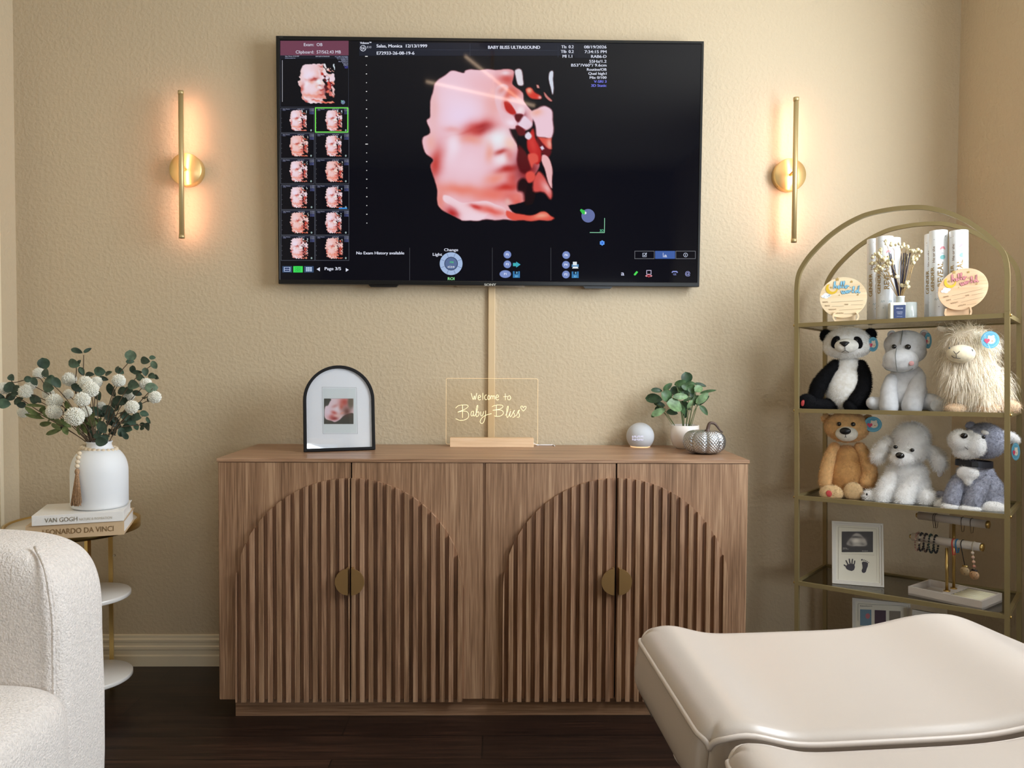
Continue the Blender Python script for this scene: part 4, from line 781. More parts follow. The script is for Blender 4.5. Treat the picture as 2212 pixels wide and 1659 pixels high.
BR = [('round-leaved eucalyptus branch reaching left at the upper left', [(640,770),(480,560),(350,370),(280,300),(110,340),(85,300)], [(85,302,32,24,40,0),(215,315,28,24,10,1),(262,332,34,24,60,0),(335,195,44,42,80,0),(348,268,40,30,50,0),(385,330,48,46,20,1),(365,375,48,40,10,1),(430,340,44,30,60,0)]),
 ('eucalyptus branch at the far left end with leaves at the picture edge', [(600,770),(300,560),(110,440),(50,450),(30,500)], [(30,500,44,38,10,1),(75,378,40,42,30,0),(135,395,46,36,0,0),(120,420,36,20,-20,0),(265,465,38,36,0,0),(290,470,36,20,40,0)]),
 ('eucalyptus branch standing up left of the tallest one', [(640,770),(580,450),(583,240),(572,200)], [(562,195,48,34,20,1),(602,185,26,14,-40,0),(625,250,30,18,60,0),(590,380,46,30,30,0)]),
 ('tallest eucalyptus branch with two pointed leaves at its tip', [(650,770),(640,400),(638,130)], [(584,98,44,22,20,0),(667,94,32,14,-35,0),(622,255,36,20,70,0),(682,278,40,20,0,0),(640,420,40,26,40,0)]),
 ('eucalyptus branch with a pale round leaf above the cluster', [(700,770),(720,500),(740,300)], [(760,255,42,36,10,1),(825,270,40,18,-20,1),(790,310,34,18,20,0),(748,440,44,28,60,0),(730,560,48,34,40,1)]),
 ('eucalyptus branch with a big round leaf at the upper right', [(720,770),(850,450),(900,290),(995,170)], [(998,135,46,42,90,2),(992,180,30,20,0,0),(915,252,34,24,40,1),(893,240,30,18,90,0),(850,400,60,34,80,0),(935,405,44,34,10,0)]),
 ('long eucalyptus branch reaching to the top right corner', [(740,770),(930,450),(1060,280),(1140,220),(1180,180)], [(1105,172,42,30,10,0),(1162,150,24,18,0,1),(1176,206,34,26,70,2),(1108,258,34,24,80,0),(1158,290,38,24,20,0),(1192,298,28,18,30,0),(1015,242,34,28,80,0),(1045,262,40,18,0,0)]),
 ('eucalyptus branch with the large pale round leaf at the right', [(760,770),(1000,560),(1120,430),(1165,385)], [(1155,380,46,40,0,2),(1178,440,30,14,10,1),(1068,300,44,28,20,1),(1046,422,36,22,20,0),(1015,358,56,38,10,1),(1065,520,34,32,60,0),(980,400,40,28,0,0)]),
 ('low eucalyptus branch leaning to the right over the vase', [(760,775),(900,690),(1050,665),(1110,660)], [(965,690,54,36,10,1),(1040,678,30,20,60,1),(1088,660,32,16,0,1),(990,632,50,44,30,1),(1130,628,30,14,60,1),(880,650,60,34,30,0)]),
 ('eucalyptus branch with blue-green leaves at the right middle', [(740,770),(850,620),(950,560),(1065,545)], [(1038,605,38,32,10,0),(1100,578,34,24,20,1),(915,480,64,38,15,0),(880,500,52,36,60,0),(960,600,50,30,40,0),(830,560,60,36,50,0)]),
 ('eucalyptus sprig hanging over the vase rim', [(700,775),(730,770),(768,785)], [(772,790,44,36,10,0),(820,748,18,7,10,0),(735,750,30,18,30,0),(780,680,50,36,60,0)]),
 ('olive-green leafy sprig at the lower left of the bouquet', [(610,775),(480,680),(340,600),(190,520)], [(410,715,64,18,-20,3),(345,655,46,20,-10,3),(425,675,56,16,25,3),(500,705,38,22,60,3),(260,600,70,14,15,3),(270,515,70,12,5,3),(250,565,70,18,35,3),(440,630,60,22,35,3),(500,650,50,20,40,3),(370,590,70,22,30,3),(520,520,60,24,40,3)]),
 ('olive-green leafy sprig in front above the vase neck', [(650,775),(660,700),(680,620)], [(665,650,70,30,80,3),(700,620,60,24,-60,3),(640,690,50,22,60,3),(725,650,60,22,-40,3),(600,700,44,18,80,3)])]
for lab, path, lv in BR:
    o = thing('foliage_branch', lab, 'branch', VM, group='foliage branches in the vase'); d0 = random.uniform(-.05, .05); n = len(path)
    pts = [vpt(x, y, d0*i/(n-1)) for i, (x, y) in enumerate(path)]; pts[0] = neck+Vector((max(-.022, min(.022, pts[0].x)), d0*.3, 0)); root = pts[0]*1; root.z -= .06; root.x *= .5; root.y *= .5
    MB().tube(catmull([root]+pts, 6), .0013, 6).build('stem', STM, o); b = MB(); bt = MB()
    for x, y, a_, b_, an, mi in lv:
        dep = d0+random.uniform(-.02, .02); c = vpt(x, y, dep); t = math.radians(an); ax = Vector((math.cos(t), random.uniform(-.5, .5), -math.sin(t)))
        leafmesh(b, c, ax, (random.uniform(-.5, .5), -1, random.uniform(-.2, .5)), a_*kpx, b_*kpx, .2, mi)
    for k in range(7 if mi != 3 else 4):   # small inner leaves along the stem
        i = random.randrange(0, n-1); q = pts[i].lerp(pts[i+1], random.random()); q = q+Vector((random.uniform(-.02, .02), random.uniform(0, .04), random.uniform(-.02, .02)))
        if q.z < neck.z+.02 or q.z > neck.z+.14: continue
        leafmesh(b, q, (random.uniform(-1, 1), random.uniform(-1, 1), random.uniform(-.5, 1)), (random.uniform(-.6, .6), -1, random.uniform(-.3, .8)), random.uniform(.012, .017), random.uniform(.008, .012), .2, 0 if mi != 3 else 3)
    b.build('leaves', EU, o, flip=False)

# ================================================================ upholstered chair at the left edge
BOU = mat('cream_boucle_fabric', (232, 224, 217), .95, bump=(260, 1.0, .004, 4.0), var=(170, .10), sheen=.35)
def roundbox(b, lo, hi, e=5.0, nu=64, nv=32, wob=0, ez=None):
    """superellipsoid block"""
    ez = ez or e; c = [(lo[i]+hi[i])/2 for i in range(3)]; h = [(hi[i]-lo[i])/2 for i in range(3)]; v = []
    sp_ = lambda x, p: math.copysign(abs(x)**p, x)
    for j in range(nv+1):
        ph_ = -PI/2+PI*j/nv
        for i in range(nu):
            t = 2*PI*i/nu; cz_ = sp_(math.cos(ph_), 2/ez) if 0 < j < nv else 0; P = Vector((h[0]*cz_*sp_(math.cos(t), 2/e), h[1]*cz_*sp_(math.sin(t), 2/e), h[2]*sp_(math.sin(ph_), 2/ez)))
            if wob: P += P.normalized()*wob*mnoise.noise(Vector((P.x*9+3, P.y*9, P.z*7)))
            v.append((c[0]+P.x, c[1]+P.y, c[2]+P.z))
    return b.add(v, [(j*nu+i, j*nu+(i+1) % nu, (j+1)*nu+(i+1) % nu, (j+1)*nu+i) for j in range(nv) for i in range(nu)], 0, True)
XR_ = -.775; yf_, yb_ = -1.285, -1.085
acx = thing('upholstered_armchair', 'cream boucle chair at the left edge in front of the side table', 'armchair', loc=(XR_-.4, yf_-.1, 0)); O_ = Matrix.Translation((-(XR_-.4), -(yf_-.1), 0))
ztop = at(100, 1160, yf_+.08).z
b = MB(); roundbox(b, (XR_-.82, yf_, .06), (XR_, yb_, ztop), 7, 120, 60, .004, ez=6.0); b.build('backrest', BOU, acx, M=O_)
pts = [(XR_-.012-.0, yf_+.006, z) for z in np.linspace(.12, ztop-.14, 14)]+[(XR_-.02, yf_+.010, ztop-.09), (XR_-.035, yf_+.022, ztop-.045), (XR_-.07, yf_+.05, ztop-.012)]
MB().tube(catmull(pts, 3), .0032, 7).build('seam_piping', BOU, acx, M=O_)
zse = at(60, 1474, yf_-.04).z
b = MB(); roundbox(b, (XR_-.81, yf_-.62, .20), (XR_+.030, yf_+.03, zse), 12, 120, 48, .004, ez=5.5); b.build('seat', BOU, acx, M=O_)
b = MB(); roundbox(b, (XR_-.79, yf_-.58, .06), (XR_-.03, yf_-.01, .22), 6, 60, 20); b.build('base', BOU, acx, M=O_)
for x, y in ((XR_-.1, yf_+.1), (XR_-.76, yf_+.1), (XR_-.1, yf_-.5), (XR_-.76, yf_-.5)): MB().cyl((x, y, 0), (x, y, .085), .018, .022, seg=16).build('leg', mat('dark_wood_leg', (40, 28, 22), .4), acx, M=O_)
# ================================================================ padded treatment bed in the lower right corner
BZ = .69
LTH = mat('ivory_leather', (184, 173, 163), .27, bump=(420, .12, .0006), spec=.45); PIP = mat('ivory_piping', (202, 191, 181), .4)
c0 = atz(1373, 1349, BZ)
BM = Matrix.Translation(c0)@Matrix.Rotation(.090, 4, 'Z')@Matrix.Rotation(.066, 4, 'X')   # local +x along the far edge, -y towards the camera
bed = thing('treatment_bed', 'ivory leather padded treatment bed in the lower right corner', 'treatment bed', Matrix.Translation((c0.x+.33, c0.y-.6, 0)))
TB = bed.matrix_world.inverted()@BM
WB = .655
def prof_bed(u):
    """raised side bolsters: height across the width (m)"""
    t = u; g = lambda c, s_: math.exp(-((t-c)/s_)**2)
    return -.013+.0155*g(.045, .046)*1.0+.021*g(.47, .085)+(-.045*max(0, (t-.50)/(WB-.50))**1.5)
def sec(name, v0, v1, rl, th, dz=0, u0=0.0, u1=WB, bulge=.0):
    """cushion from v0 (far) to v1 (near); rounded border"""
    nu, nv = 110, 70; us = u0+(u1-u0)*(.5-.5*np.cos(np.linspace(0, PI, nu))); vs = v0+(v1-v0)*(.5-.5*np.cos(np.linspace(0, PI, nv))); V = []
    def edge(d, r): return 0 if d >= r else -r*(1-math.sqrt(max(0, 1-((r-d)/r)**2)))*.55
    rc = .03
    def clampc(u, v):
        # round the plan corners
        du = min(u-u0, u1-u); dv = min(v-v0, v1-v)
        if du < rc and dv < rc:
            a_, b_ = rc-du, rc-dv; m = max(a_, b_); h_ = math.hypot(a_, b_)
            if h_ > 1e-9:
                k = m/h_; du2, dv2 = rc-a_*k, rc-b_*k; u = u0+du2 if u-u0 < u1-u else u1-du2; v = v0+dv2 if v-v0 < v1-v else v1-dv2
        return u, v
    for v in vs:
        for u in us:
            z = prof_bed(u)+edge(min(u-u0, u1-u), rl)+edge(min(v-v0, v1-v), rl)+dz; uu, vv = clampc(u, v); V.append((uu, -vv, z))
    top = [(j*nu+i, (j+1)*nu+i, (j+1)*nu+i+1, j*nu+i+1) for j in range(nv-1) for i in range(nu-1)]
    bor = [i for i in range(nu)]+[j*nu+nu-1 for j in range(1, nv)]+[(nv-1)*nu+i for i in range(nu-2, -1, -1)]+[j*nu for j in range(nv-2, 0, -1)]
    b = MB(); base_i = len(V); n = len(bor); cx, cy = (u0+u1)/2, -(v0+v1)/2; faces = list(top); prev = bor
    for k in range(1, 9):
        t = k/8; out_ = math.sin(PI*t)*.008-max(0, t-.55)*.05; row = []
        for i in bor:
            p = V[i]; dx = -1 if p[0] < u0+.031 else (1 if p[0] > u1-.031 else 0); dy = 1 if -p[1] < v0+.031 else (-1 if -p[1] > v1-.031 else 0); l_ = math.hypot(dx, dy) or 1
            V.append((p[0]+dx/l_*out_, p[1]+dy/l_*out_, p[2]-th*t)); row.append(len(V)-1)
        faces += [(prev[m], prev[(m+1) % n], row[(m+1) % n], row[m]) for m in range(n)]; prev = row
    faces.append(tuple(prev)); b.add(V, faces, 0, True); o = b.build(name, LTH, bed, M=TB)
    MB().tube([Vector(V[i])+Vector((0, 0, .001)) for i in bor[::2]], .0034, 8, closed=True).build('piping', PIP, o, M=TB); return o
V1 = .295
sec('leg_cushion', 0, V1, .020, .105)
sec('seat_cushion', V1+.012, 1.15, .022, .105, dz=-.004, u0=.012)
b = MB(); b.box((.10, -1.05, -.155), (.56, -.03, -.117)); b.build('frame', mat('white_metal', (226, 222, 216), .35), bed, M=TB)
pts = [TB@Vector(p) for p in ((.06, -.17, -.115), (.04, -.18, -.135), (.03, -.22, -.147), (.034, -.27, -.150), (.05, -.285, -.125))]
MB().tube(catmull(pts, 5), .006, 8).build('release_handle', mat('white_metal', (226, 222, 216), .35), bed)
MB().tube([TB@Vector(p) for p in ((.05, -.13, -.12), (.025, -.14, -.13))], .011, 12).build('adjustment_knob', mat('white_metal', (226, 222, 216), .35), bed)
zc_ = c0.z-.17
b = MB(); b.box((-.16, -.12, .05), (.22, .22, zc_-.045)); b.build('column', mat('white_metal', (226, 222, 216), .35), bed, bevel=.01)
b = MB(); b.box((-.24, -.35, 0), (.30, .35, .05)); b.build('foot_plate', mat('white_metal', (226, 222, 216), .35), bed, bevel=.01)
# ================================================================ arched gold shelf rack in the right corner
RM = Matrix.Translation((.9852, -.3452, .0))@Matrix.Rotation(-.696, 4, 'Z')
# slight lean back towards the wall, as measured
RM = Matrix.Translation((.9852, -.3452, 0))@Matrix.Rotation(-.0291, 4, 'X')@Matrix.Rotation(-.0057, 4, 'Y')@Matrix.Rotation(-.696, 4, 'Z')
RW, RD = .5584, .2865; SZ = [1.2029, .9347, .6620, .3926, .125]
rack = thing('shelf_rack', 'gold metal arched rack with glass shelves in the right corner', 'shelf rack', RM)
RG = mat('champagne_gold_paint', (150, 134, 94), .42, .5, spec=.5)
rk0 = lambda x, y: onplane(RM, x, y)
q_ = rk0(1985, 451); ztop = q_.z
def archpts(y):
    h_ = [(0, 1.26), (0, 1.32), (.007, 1.365), (.028, 1.402), (.054, 1.432), (.094, 1.468), (.135, 1.495), (.176, 1.5135), (.215, 1.524)]
    c_ = catmull([(x, y, z) for x, z in h_]+[(RW/2, y, 1.5285)]+[(RW-x, y, z) for x, z in reversed(h_)], 4)
    return [(0, y, 0)]+c_+[(RW, y, 0)]
for y, nm in ((0, 'front_arch'), (RD, 'back_arch')):
    b = MB(); b.tube(archpts(y), 0, square=(.0062, .0062, (0, 1, 0))); b.build(nm, RG, rack)
GL = glassy('smoked_glass_shelf', (214, 212, 202), .86, .03)
for i, z in enumerate(SZ):
    for nm, (lo, hi) in (('front_rail', ((.0062, -.005, z-.0062), (RW-.0062, .005, z+.0062))), ('back_rail', ((.0062, RD-.005, z-.0062), (RW-.0062, RD+.005, z+.0062))), ('side_rail', ((-.005, .0062, z-.0062), (.005, RD-.0062, z+.0062))), ('side_rail', ((RW-.005, .0062, z-.0062), (RW+.005, RD-.0062, z+.0062)))):
        MB().box(lo, hi).build(nm, RG, rack)
    MB().box((.0055, .0055, z-.004), (RW-.0055, RD-.0055, z+.001)).build('glass_shelf', GL, rack)
    MB().cyl((-.0062, .0, z+.0), (-.0102, .0, z+.0), .004, seg=10).build('bolt', GLD, rack); MB().cyl((RW+.0062, 0, z), (RW+.0105, 0, z), .004, seg=10).build('bolt', GLD, rack)
for x, y in ((0, 0), (RW, 0), (0, RD), (RW, RD)):
    MB().box((x-.0067, y-.0067, 1.214), (x+.0067, y+.0067, 1.217)).build('joint_ring', RG, rack)
    zf = .0-(RM@Vector((x, y, 0))).z; MB().cyl((x, y, zf), (x, y, max(zf+.001, 0)+.002), .012, seg=12).build('foot', BLK, rack)
RMi = RM.inverted()
def rk(px, py, v):
    o = RMi@CAM; d = RMi.to_3x3()@ray(px, py); t = (v-o.y)/d.y; return o+d*t
def rkz(px, py, z):
    o = RMi@CAM; d = RMi.to_3x3()@ray(px, py); t = (z-o.z)/d.z; return o+d*t
def onshelf(px, v, i, dz=.0012, py=None):
    """world matrix origin standing on shelf i below pixel column px at depth v"""
    z = SZ[i]+dz; u = rk(px, py or 700, v).x
    for _ in range(4):   # the pixel row of the shelf there
        w_ = RM@Vector((u, v, z)); d = w_-CAM; yy = H/2-F*d.dot(U2)/d.dot(fw); u = rk(px, yy, v).x
    return RM@Vector((u, v, z))
LEAN = Matrix.Rotation(-.0291, 4, 'X')@Matrix.Rotation(-.0057, 4, 'Y')
def stand(px, v, i, rz): return Matrix.Translation(onshelf(px, v, i))@LEAN@Matrix.Rotation(rz, 4, 'Z')
PR = colmat('print', rough=.5); PRG = colmat('gold_print', rough=.35, metal=.5)

# ---- confetti tubes (top shelf)
CW = mat('white_glossy_card', (238, 241, 244), .3, coat=.3, spec=.5)
def tube_(label, px, v, top, twist):
    M = stand(px, v, 0, -.55); h = onplane(M, px, top).z; r = .0245; o = thing('confetti_tube', label, 'confetti tube', M, group='white gender reveal tubes on the top shelf')
    MB().lathe([(0, 0), (r-.001, 0), (r, .001), (r, h-.001), (r-.001, h), (r-.003, h), (r-.003, h-.004), (0, h-.004)], 40).build('tube_body', CW, o)
    a = Art(lambda s_, z, l: ((r+.0003+l)*math.sin(twist+s_/r), -(r+.0003+l)*math.cos(twist+s_/r), z), yd=False)
    g = (172, 142, 84)
    for s0, t, z0, wd, hh_ in ((-.0185, 'GENDER', .088, .070, .0110), (.0035, 'REVEAL', .100, .072, .0145)): a.text(t, s0+hh_*.5, z0, hh_, g, 'l', rot=PI/2, width=wd, bold=.0012)
    a.text('He or she', -.0105, .172, .0075, (150, 120, 90), 'l', rot=PI/2, width=.047, bold=.0003)
    a.disc(.010, .186, .0075, .0065, (132, 196, 198), rot=.5); a.fan([(.010+.0075*math.cos(q), .208+.010*math.sin(q)) for q in np.linspace(0, PI, 16)], (226, 150, 160)); a.text('?', .0135, .1965, .0075, (110, 130, 150), rot=PI/2, bold=.0003)
    rg = random.Random(int(px)); dots = [(150, 140, 150), (120, 170, 180), (190, 150, 110), (110, 110, 120)]
    for k in range(34):
        s0 = rg.uniform(-r*2.6, r*2.6); z0 = rg.choice([rg.uniform(.01, .09), rg.uniform(.235, h-.01)]); a.disc(s0, z0, rg.uniform(.0006, .0013), None, rg.choice(dots), n=8)
    for zz in (.012, .0145): a.line([(s_, zz) for s_ in np.linspace(-.05, .05, 24)], .0004, (170, 172, 178))
    for s0 in (-.012, .010): a.line([(s0, .060), (s0+.003, .066), (s0+.005, .060), (s0+.008, .066), (s0+.010, .061)], .0006, (120, 160, 170), smooth=True)
    a.build('printed_design', PR, o)
tube_('white gender reveal tube left of the flowers, leftmost of its three', 1891, .155, 517, .25)
tube_('white gender reveal tube in the middle of the left three, behind the flowers', 1911, .085, 512, .15)
tube_('white gender reveal tube right of the left three, mostly behind the flowers', 1927, .16, 515, -.9)
tube_('white gender reveal tube at the left of the right three, mostly hidden', 2016, .19, 506, .1)
tube_('white gender reveal tube fully in view in the right three', 2027, .12, 499, .1)
tube_('white gender reveal tube rightmost, behind the pink lettered plaque', 2071, .11, 499, .0)

# ---- reed diffuser with dried flowers
DM = stand(1937.5, .045, 0, -.30)
df = thing('reed_diffuser', 'square glass reed diffuser with navy label and dried white flowers', 'diffuser', DM)
w_ = (onplane(DM, 1955, 680).x-onplane(DM, 1920, 680).x)/2; hb_ = onplane(DM, 1937, 654).z; zk = onplane(DM, 1945, 640).z; pkx = onplane(DM, 1945, 645).x
b = MB(); b.box((-w_, -.014, 0), (w_, .020, hb_)); b.build('bottle', mat('frosted_glass', (214, 214, 200), .25, coat=.4), df, bevel=.003)
nk = MB().lathe([(0, hb_), (.0115, hb_), (.0115, zk-.004), (.0125, zk-.003), (.0125, zk), (.009, zk), (.009, hb_+.002)], 24, c=(pkx, .003, 0)).build('neck', mat('frosted_glass_neck', (222, 226, 222), .2, coat=.4), df)
a = Art(planemap(DM, -.0150)); a.poly([(1928.5, 660.5), (1954, 659.5), (1953.8, 688), (1928.5, 688.5)], (38, 56, 98), 1)
a.text('AMBER & OAK', 1941, 668, 2.2, (200, 206, 222), 'c', width=15, bold=.2); a.text('CASHMERE', 1941, 676, 2.0, (200, 206, 222), 'c', width=13); a.text('VANILLA', 1941, 679.5, 2.0, (200, 206, 222), 'c', width=11); a.text('DIFFUSER', 1941, 685.3, 1.5, (160, 170, 200), 'c', width=12)
a.v = [v for v in a.v]; a.build('label', PR, df)
def dpx(x, y): return 1860+x/7.9, 490+y/7.9
RD_ = mat('navy_reed', (52, 48, 66), .7); base_p = Vector((pkx, .003, hb_+.004))
for x, y in ((470, 440), (500, 460), (560, 640), (690, 450), (740, 440), (780, 430), (830, 450), (800, 460)):
    e = onplane(DM, *dpx(x, y)); e = Vector((e.x, random.uniform(-.008, .016), e.z)); MB().tube([base_p+Vector(((e.x-base_p.x)*.08, 0, 0)), e], .0015, 6).build('reed', RD_, df)
BF = mat('dried_gypsophila', (226, 214, 176), .8, var=(200, .15)); BS = mat('straw_stem', (176, 146, 96), .7)
cl = [((690,310),5,60),((760,360),4,45),((850,400),5,50),((950,400),4,40),((1010,415),2,15),((440,270),4,45),((550,290),4,50),((290,430),7,70),((250,540),8,75),((230,660),9,80),((320,700),8,80),((380,560),8,70),((480,560),8,80),((520,600),5,50),((430,640),6,60),((560,800),5,60),((690,590),4,40),((770,530),3,30),((760,650),2,20),((860,560),6,55),((940,520),6,50),((900,610),2,20),((730,970),4,45),((800,960),3,30),((800,1025),2,20),((270,740),3,40),((600,850),2,20)]
rg = random.Random(4)
for k, ((x, y), n_, sp_) in enumerate(cl):
    dep = rg.uniform(-.025, .02); b = MB(); c = onplane(DM@Matrix.Translation((0, dep, 0)), *dpx(x, y)); c.y += dep; mid = base_p.lerp(c, .5)+Vector((rg.uniform(-.006, .006), 0, .006))
    for j in range(n_):
        e = c+Vector((rg.uniform(-sp_, sp_)*.000135, rg.uniform(-.008, .008), rg.uniform(-sp_, sp_)*.000135)); b.ball(e, rg.uniform(.0034, .0056), 9, 6, M=None); b.tube([c.lerp(base_p, .12), e], .0005, 4, mi=1)
    b.tube(catmull([base_p, mid, c.lerp(base_p, .12)], 5), .0007, 5, mi=1)
    b.build('dried_flower', [BF, BS], df)
# ---- small glass candle
JM = stand(1962, .115, 0, -.3); j = thing('glass_jar', 'small clear glass jar behind the reed diffuser', 'jar', JM); h = onplane(JM, 1962, 654).z
MB().lathe([(0, 0), (.022, 0), (.024, .002), (.024, h), (.0225, h), (.0225, h*.5), (0, h*.5)], 32).build('glass', mat('milky_glass', (206, 214, 212), .18, coat=.5), j)
MB().lathe([(0, h*.5+.0002), (.0222, h*.5+.0002), (.0222, h*.52), (0, h*.52)], 32).build('wax', mat('white_wax', (226, 230, 228), .6), j)

# ---- round wooden plaques on little stands
BIRCH = wood('birch_ply', [(222, 196, 156), (232, 208, 170), (240, 220, 186)], 0, .5, .6); PINKB = wood('birch_ply_warm', [(206, 168, 128), (216, 180, 142), (224, 190, 154)], 0, .5, .6)
hello = [[(490,640),(500,540),(512,468),(526,480),(505,600),(520,570),(545,560),(550,600),(562,632)], [(590,602),(630,590),(620,565),(595,590),(605,630),(642,622)], [(650,620),(690,520),(697,460),(675,480),(670,560),(682,625)], [(718,620),(750,520),(762,455),(740,475),(735,560),(747,625)], [(810,555),(785,590),(795,625),(822,610),(822,570),(810,555),(850,575),(880,560)], [(920,600),(930,610)],
 [(690,690),(700,750),(725,760),(740,700),(747,750),(772,755),(792,690)], [(835,690),(812,720),(822,750),(848,735),(843,695),(835,690),(868,700)], [(880,752),(890,690),(922,690),(918,705)], [(955,745),(1000,650),(1007,590),(985,610),(985,700),(1002,745)], [(1085,680),(1050,700),(1050,735),(1075,730),(1100,680),(1132,560),(1112,700),(1130,740),(1162,722)]]
def plaque(label, px, pybase, v, shape, inkd, inkl, wd, tilt, ctr, kx, standpts, rz):
    M = stand(px, v, 0, rz); c = onplane(M, *ctr); RT = Matrix.Rotation(-.16, 4, 'X')
    o = thing('birth_plaque', label, 'plaque', M); PM_ = M@Matrix.Translation((0, -.006, 0)) 
    cc = onplane(PM_, *ctr); rx_, rz_, an = shape; n = 56
    pts = [(cc.x+rx_*math.cos(t)*math.cos(an)-rz_*math.sin(t)*math.sin(an), cc.z+rx_*math.cos(t)*math.sin(an)+rz_*math.sin(t)*math.cos(an)) for t in np.linspace(0, 2*PI, n, endpoint=False)]
    pl_ = MB().prism(pts, -.0095, -.0060).build('disc', wd, o, bevel=.0004)
    a = Art(planemap(M@Matrix.Translation((0, -.0095, 0)), -.0101+.0095-.0000))
    def mp(x, y): dx, dy = (x-728)/11.85*kx, (y-865)/11.85*kx; return (ctr[0]+dx*math.cos(tilt)+dy*math.sin(tilt), ctr[1]-dx*math.sin(tilt)+dy*math.cos(tilt))
    a = Art(planemap(PM_, -.0100))
    a.poly([mp(328+150*math.cos(t), 655+130*math.sin(t)) if 0 else mp(435+155*math.cos(t), 640+142*math.sin(t)) for t in np.linspace(-.05, PI+.85, 22)]+[mp(462+110*math.cos(t), 605+112*math.sin(t)) for t in np.linspace(PI+.85, .25, 18)], (216, 178, 48), 1)
    for x, y, r in ((215, 835, 48), (285, 800, 66), (350, 815, 58), (290, 850, 58), (380, 810, 40)): q = mp(x, y); a.disc(q[0], q[1], r/11.85*kx, r/11.85*kx*.72, (236, 242, 248), 1+(x % 3)*.1)
    for st in hello:
        P_ = [mp(x, y) for x, y in st]; a.line(P_, 3.0*kx, inkd, 2, smooth=len(P_) > 2); a.line([(p[0]-.3, p[1]-.3) for p in P_], 1.9*kx, inkl, 3, smooth=len(P_) > 2)
    for x, y, r in ((580, 400, 58), (945, 460, 40), (420, 610, 34), (1105, 790, 28), (630, 805, 20)):
        q = mp(x, y); a.fan([(q[0]+r/11.85*kx*(1 if k % 2 else .5)*math.cos(k*PI/5+.3), q[1]+r/11.85*kx*(1 if k % 2 else .5)*math.sin(k*PI/5+.3)) for k in range(10)], (176, 146, 84), 2)
    tr = tilt+.035
    for t, x, y, lx0, lx1, ly0, ly1 in (('NAME:', 205, 1000, 420, 1240, 985, 940), ('DATE', 265, 1095, 440, 745, 1090, 1085), ('TIME', 755, 1062, 925, 1235, 1055, 1045), ('WEIGHT:', 355, 1192, 620, 1200, 1190, 1150), ('LENGTH:', 540, 1285, 755, 1010, 1282, 1278)):
        q = mp(x, y); a.text(t, q[0], q[1], 3.0*kx, (150, 122, 88), rot=-tr, bold=.2); a.line([mp(lx0, ly0), mp(lx1, ly1)], .45, (130, 110, 84))
    a.build('printed_design', PR, pl_)
    for sgn in (-1, 1):   # the two hooked uprights and a cross piece
        P_ = [onplane(M, *standpts(sgn, k)) for k in range(6)]
        b = MB(); b.tube([(p.x, -.014, max(p.z, .002)) for p in catmull(P_, 4)], 0, square=(.0022, .0034, (0, 1, 0))); b.box((P_[-1].x-.004, -.016, 0), (P_[-1].x+.004, .030, .004)); b.build('stand_hook', wd, o)
    b = MB(); xs = sorted(onplane(M, *standpts(s_, 4)).x for s_ in (-1, 1)); b.box((xs[0], .000, 0), (xs[1], .003, .030)); b.box((cc.x-.004, .003, 0), (cc.x+.004, .032, .006)); b.build('stand_bridge', wd, o)
def sp1(s_, k): cx = 1827; xs = (22, 26, 27, 24, 21, 23); ys = (675, 680, 686, 692, 696, 700); return (cx+s_*xs[k], ys[k])
def sp2(s_, k):
    cx = 2068; xs = (26, 27, 28, 27, 25, 26); ys = ((664, 669, 674, 679, 683, 687) if s_ > 0 else (668, 673, 677, 681, 685, 688)); return (cx+s_*xs[k], ys[k])
plaque('round birch hello world plaque with blue lettering at the left of the top shelf', 1824, 702, .028, (.0665, .0620, -.10), (60, 110, 130), (140, 196, 220), BIRCH, .0, (1821.4, 643), 1.0, sp1, -.42)
plaque('tilted birch hello world plaque with pink lettering at the right of the top shelf', 2070, 690, .045, (.0640, .0560, .60), (140, 70, 72), (214, 140, 144), PINKB, .17, (2079.5, 625), 1.0, sp2, -.42)

# ---- white frame with scan, hand and foot prints
WF = mat('white_frame_paint', (216, 212, 204), .45)
def frame_(label, px, v, i, tl, tr_, br, bl, rz, lean, art, wb_=.014):
    M = stand(px, v, i, rz)@Matrix.Rotation(lean, 4, 'X'); o = thing('picture_frame', label, 'picture frame', M)
    P_ = [onplane(M, *q) for q in (tl, tr_, br, bl)]; x0 = (P_[0].x+P_[3].x)/2; x1 = (P_[1].x+P_[2].x)/2; z1 = (P_[0].z+P_[1].z)/2; z0 = 0
    b = MB(); r_ = lambda d: [(x0+d, z0+d), (x1-d, z0+d), (x1-d, z1-d), (x0+d, z1-d)]; b.ring(r_(0), r_(wb_*.45), -.006, .010); b.ring(r_(wb_*.45), r_(wb_), -.003, .008); b.build('frame', WF, o, bevel=.0006)
    bk = MB().box((x0+wb_*.6, -.0005, z0+wb_*.6), (x1-wb_*.6, .006, z1-wb_*.6)).build('mat_board', mat('ivory_mat', (226, 222, 208), .7), o)
    MB().box(((x0+x1)/2-.015, .008, .001), ((x0+x1)/2+.015, .045, .012)).build('easel_foot', WF, o)
    a = Art(planemap(M, -.0008)); art(a, M); a.build('print', PR, bk); return o
def qpx(x, y): return 1700+x/4.32, 1100+y/4.32
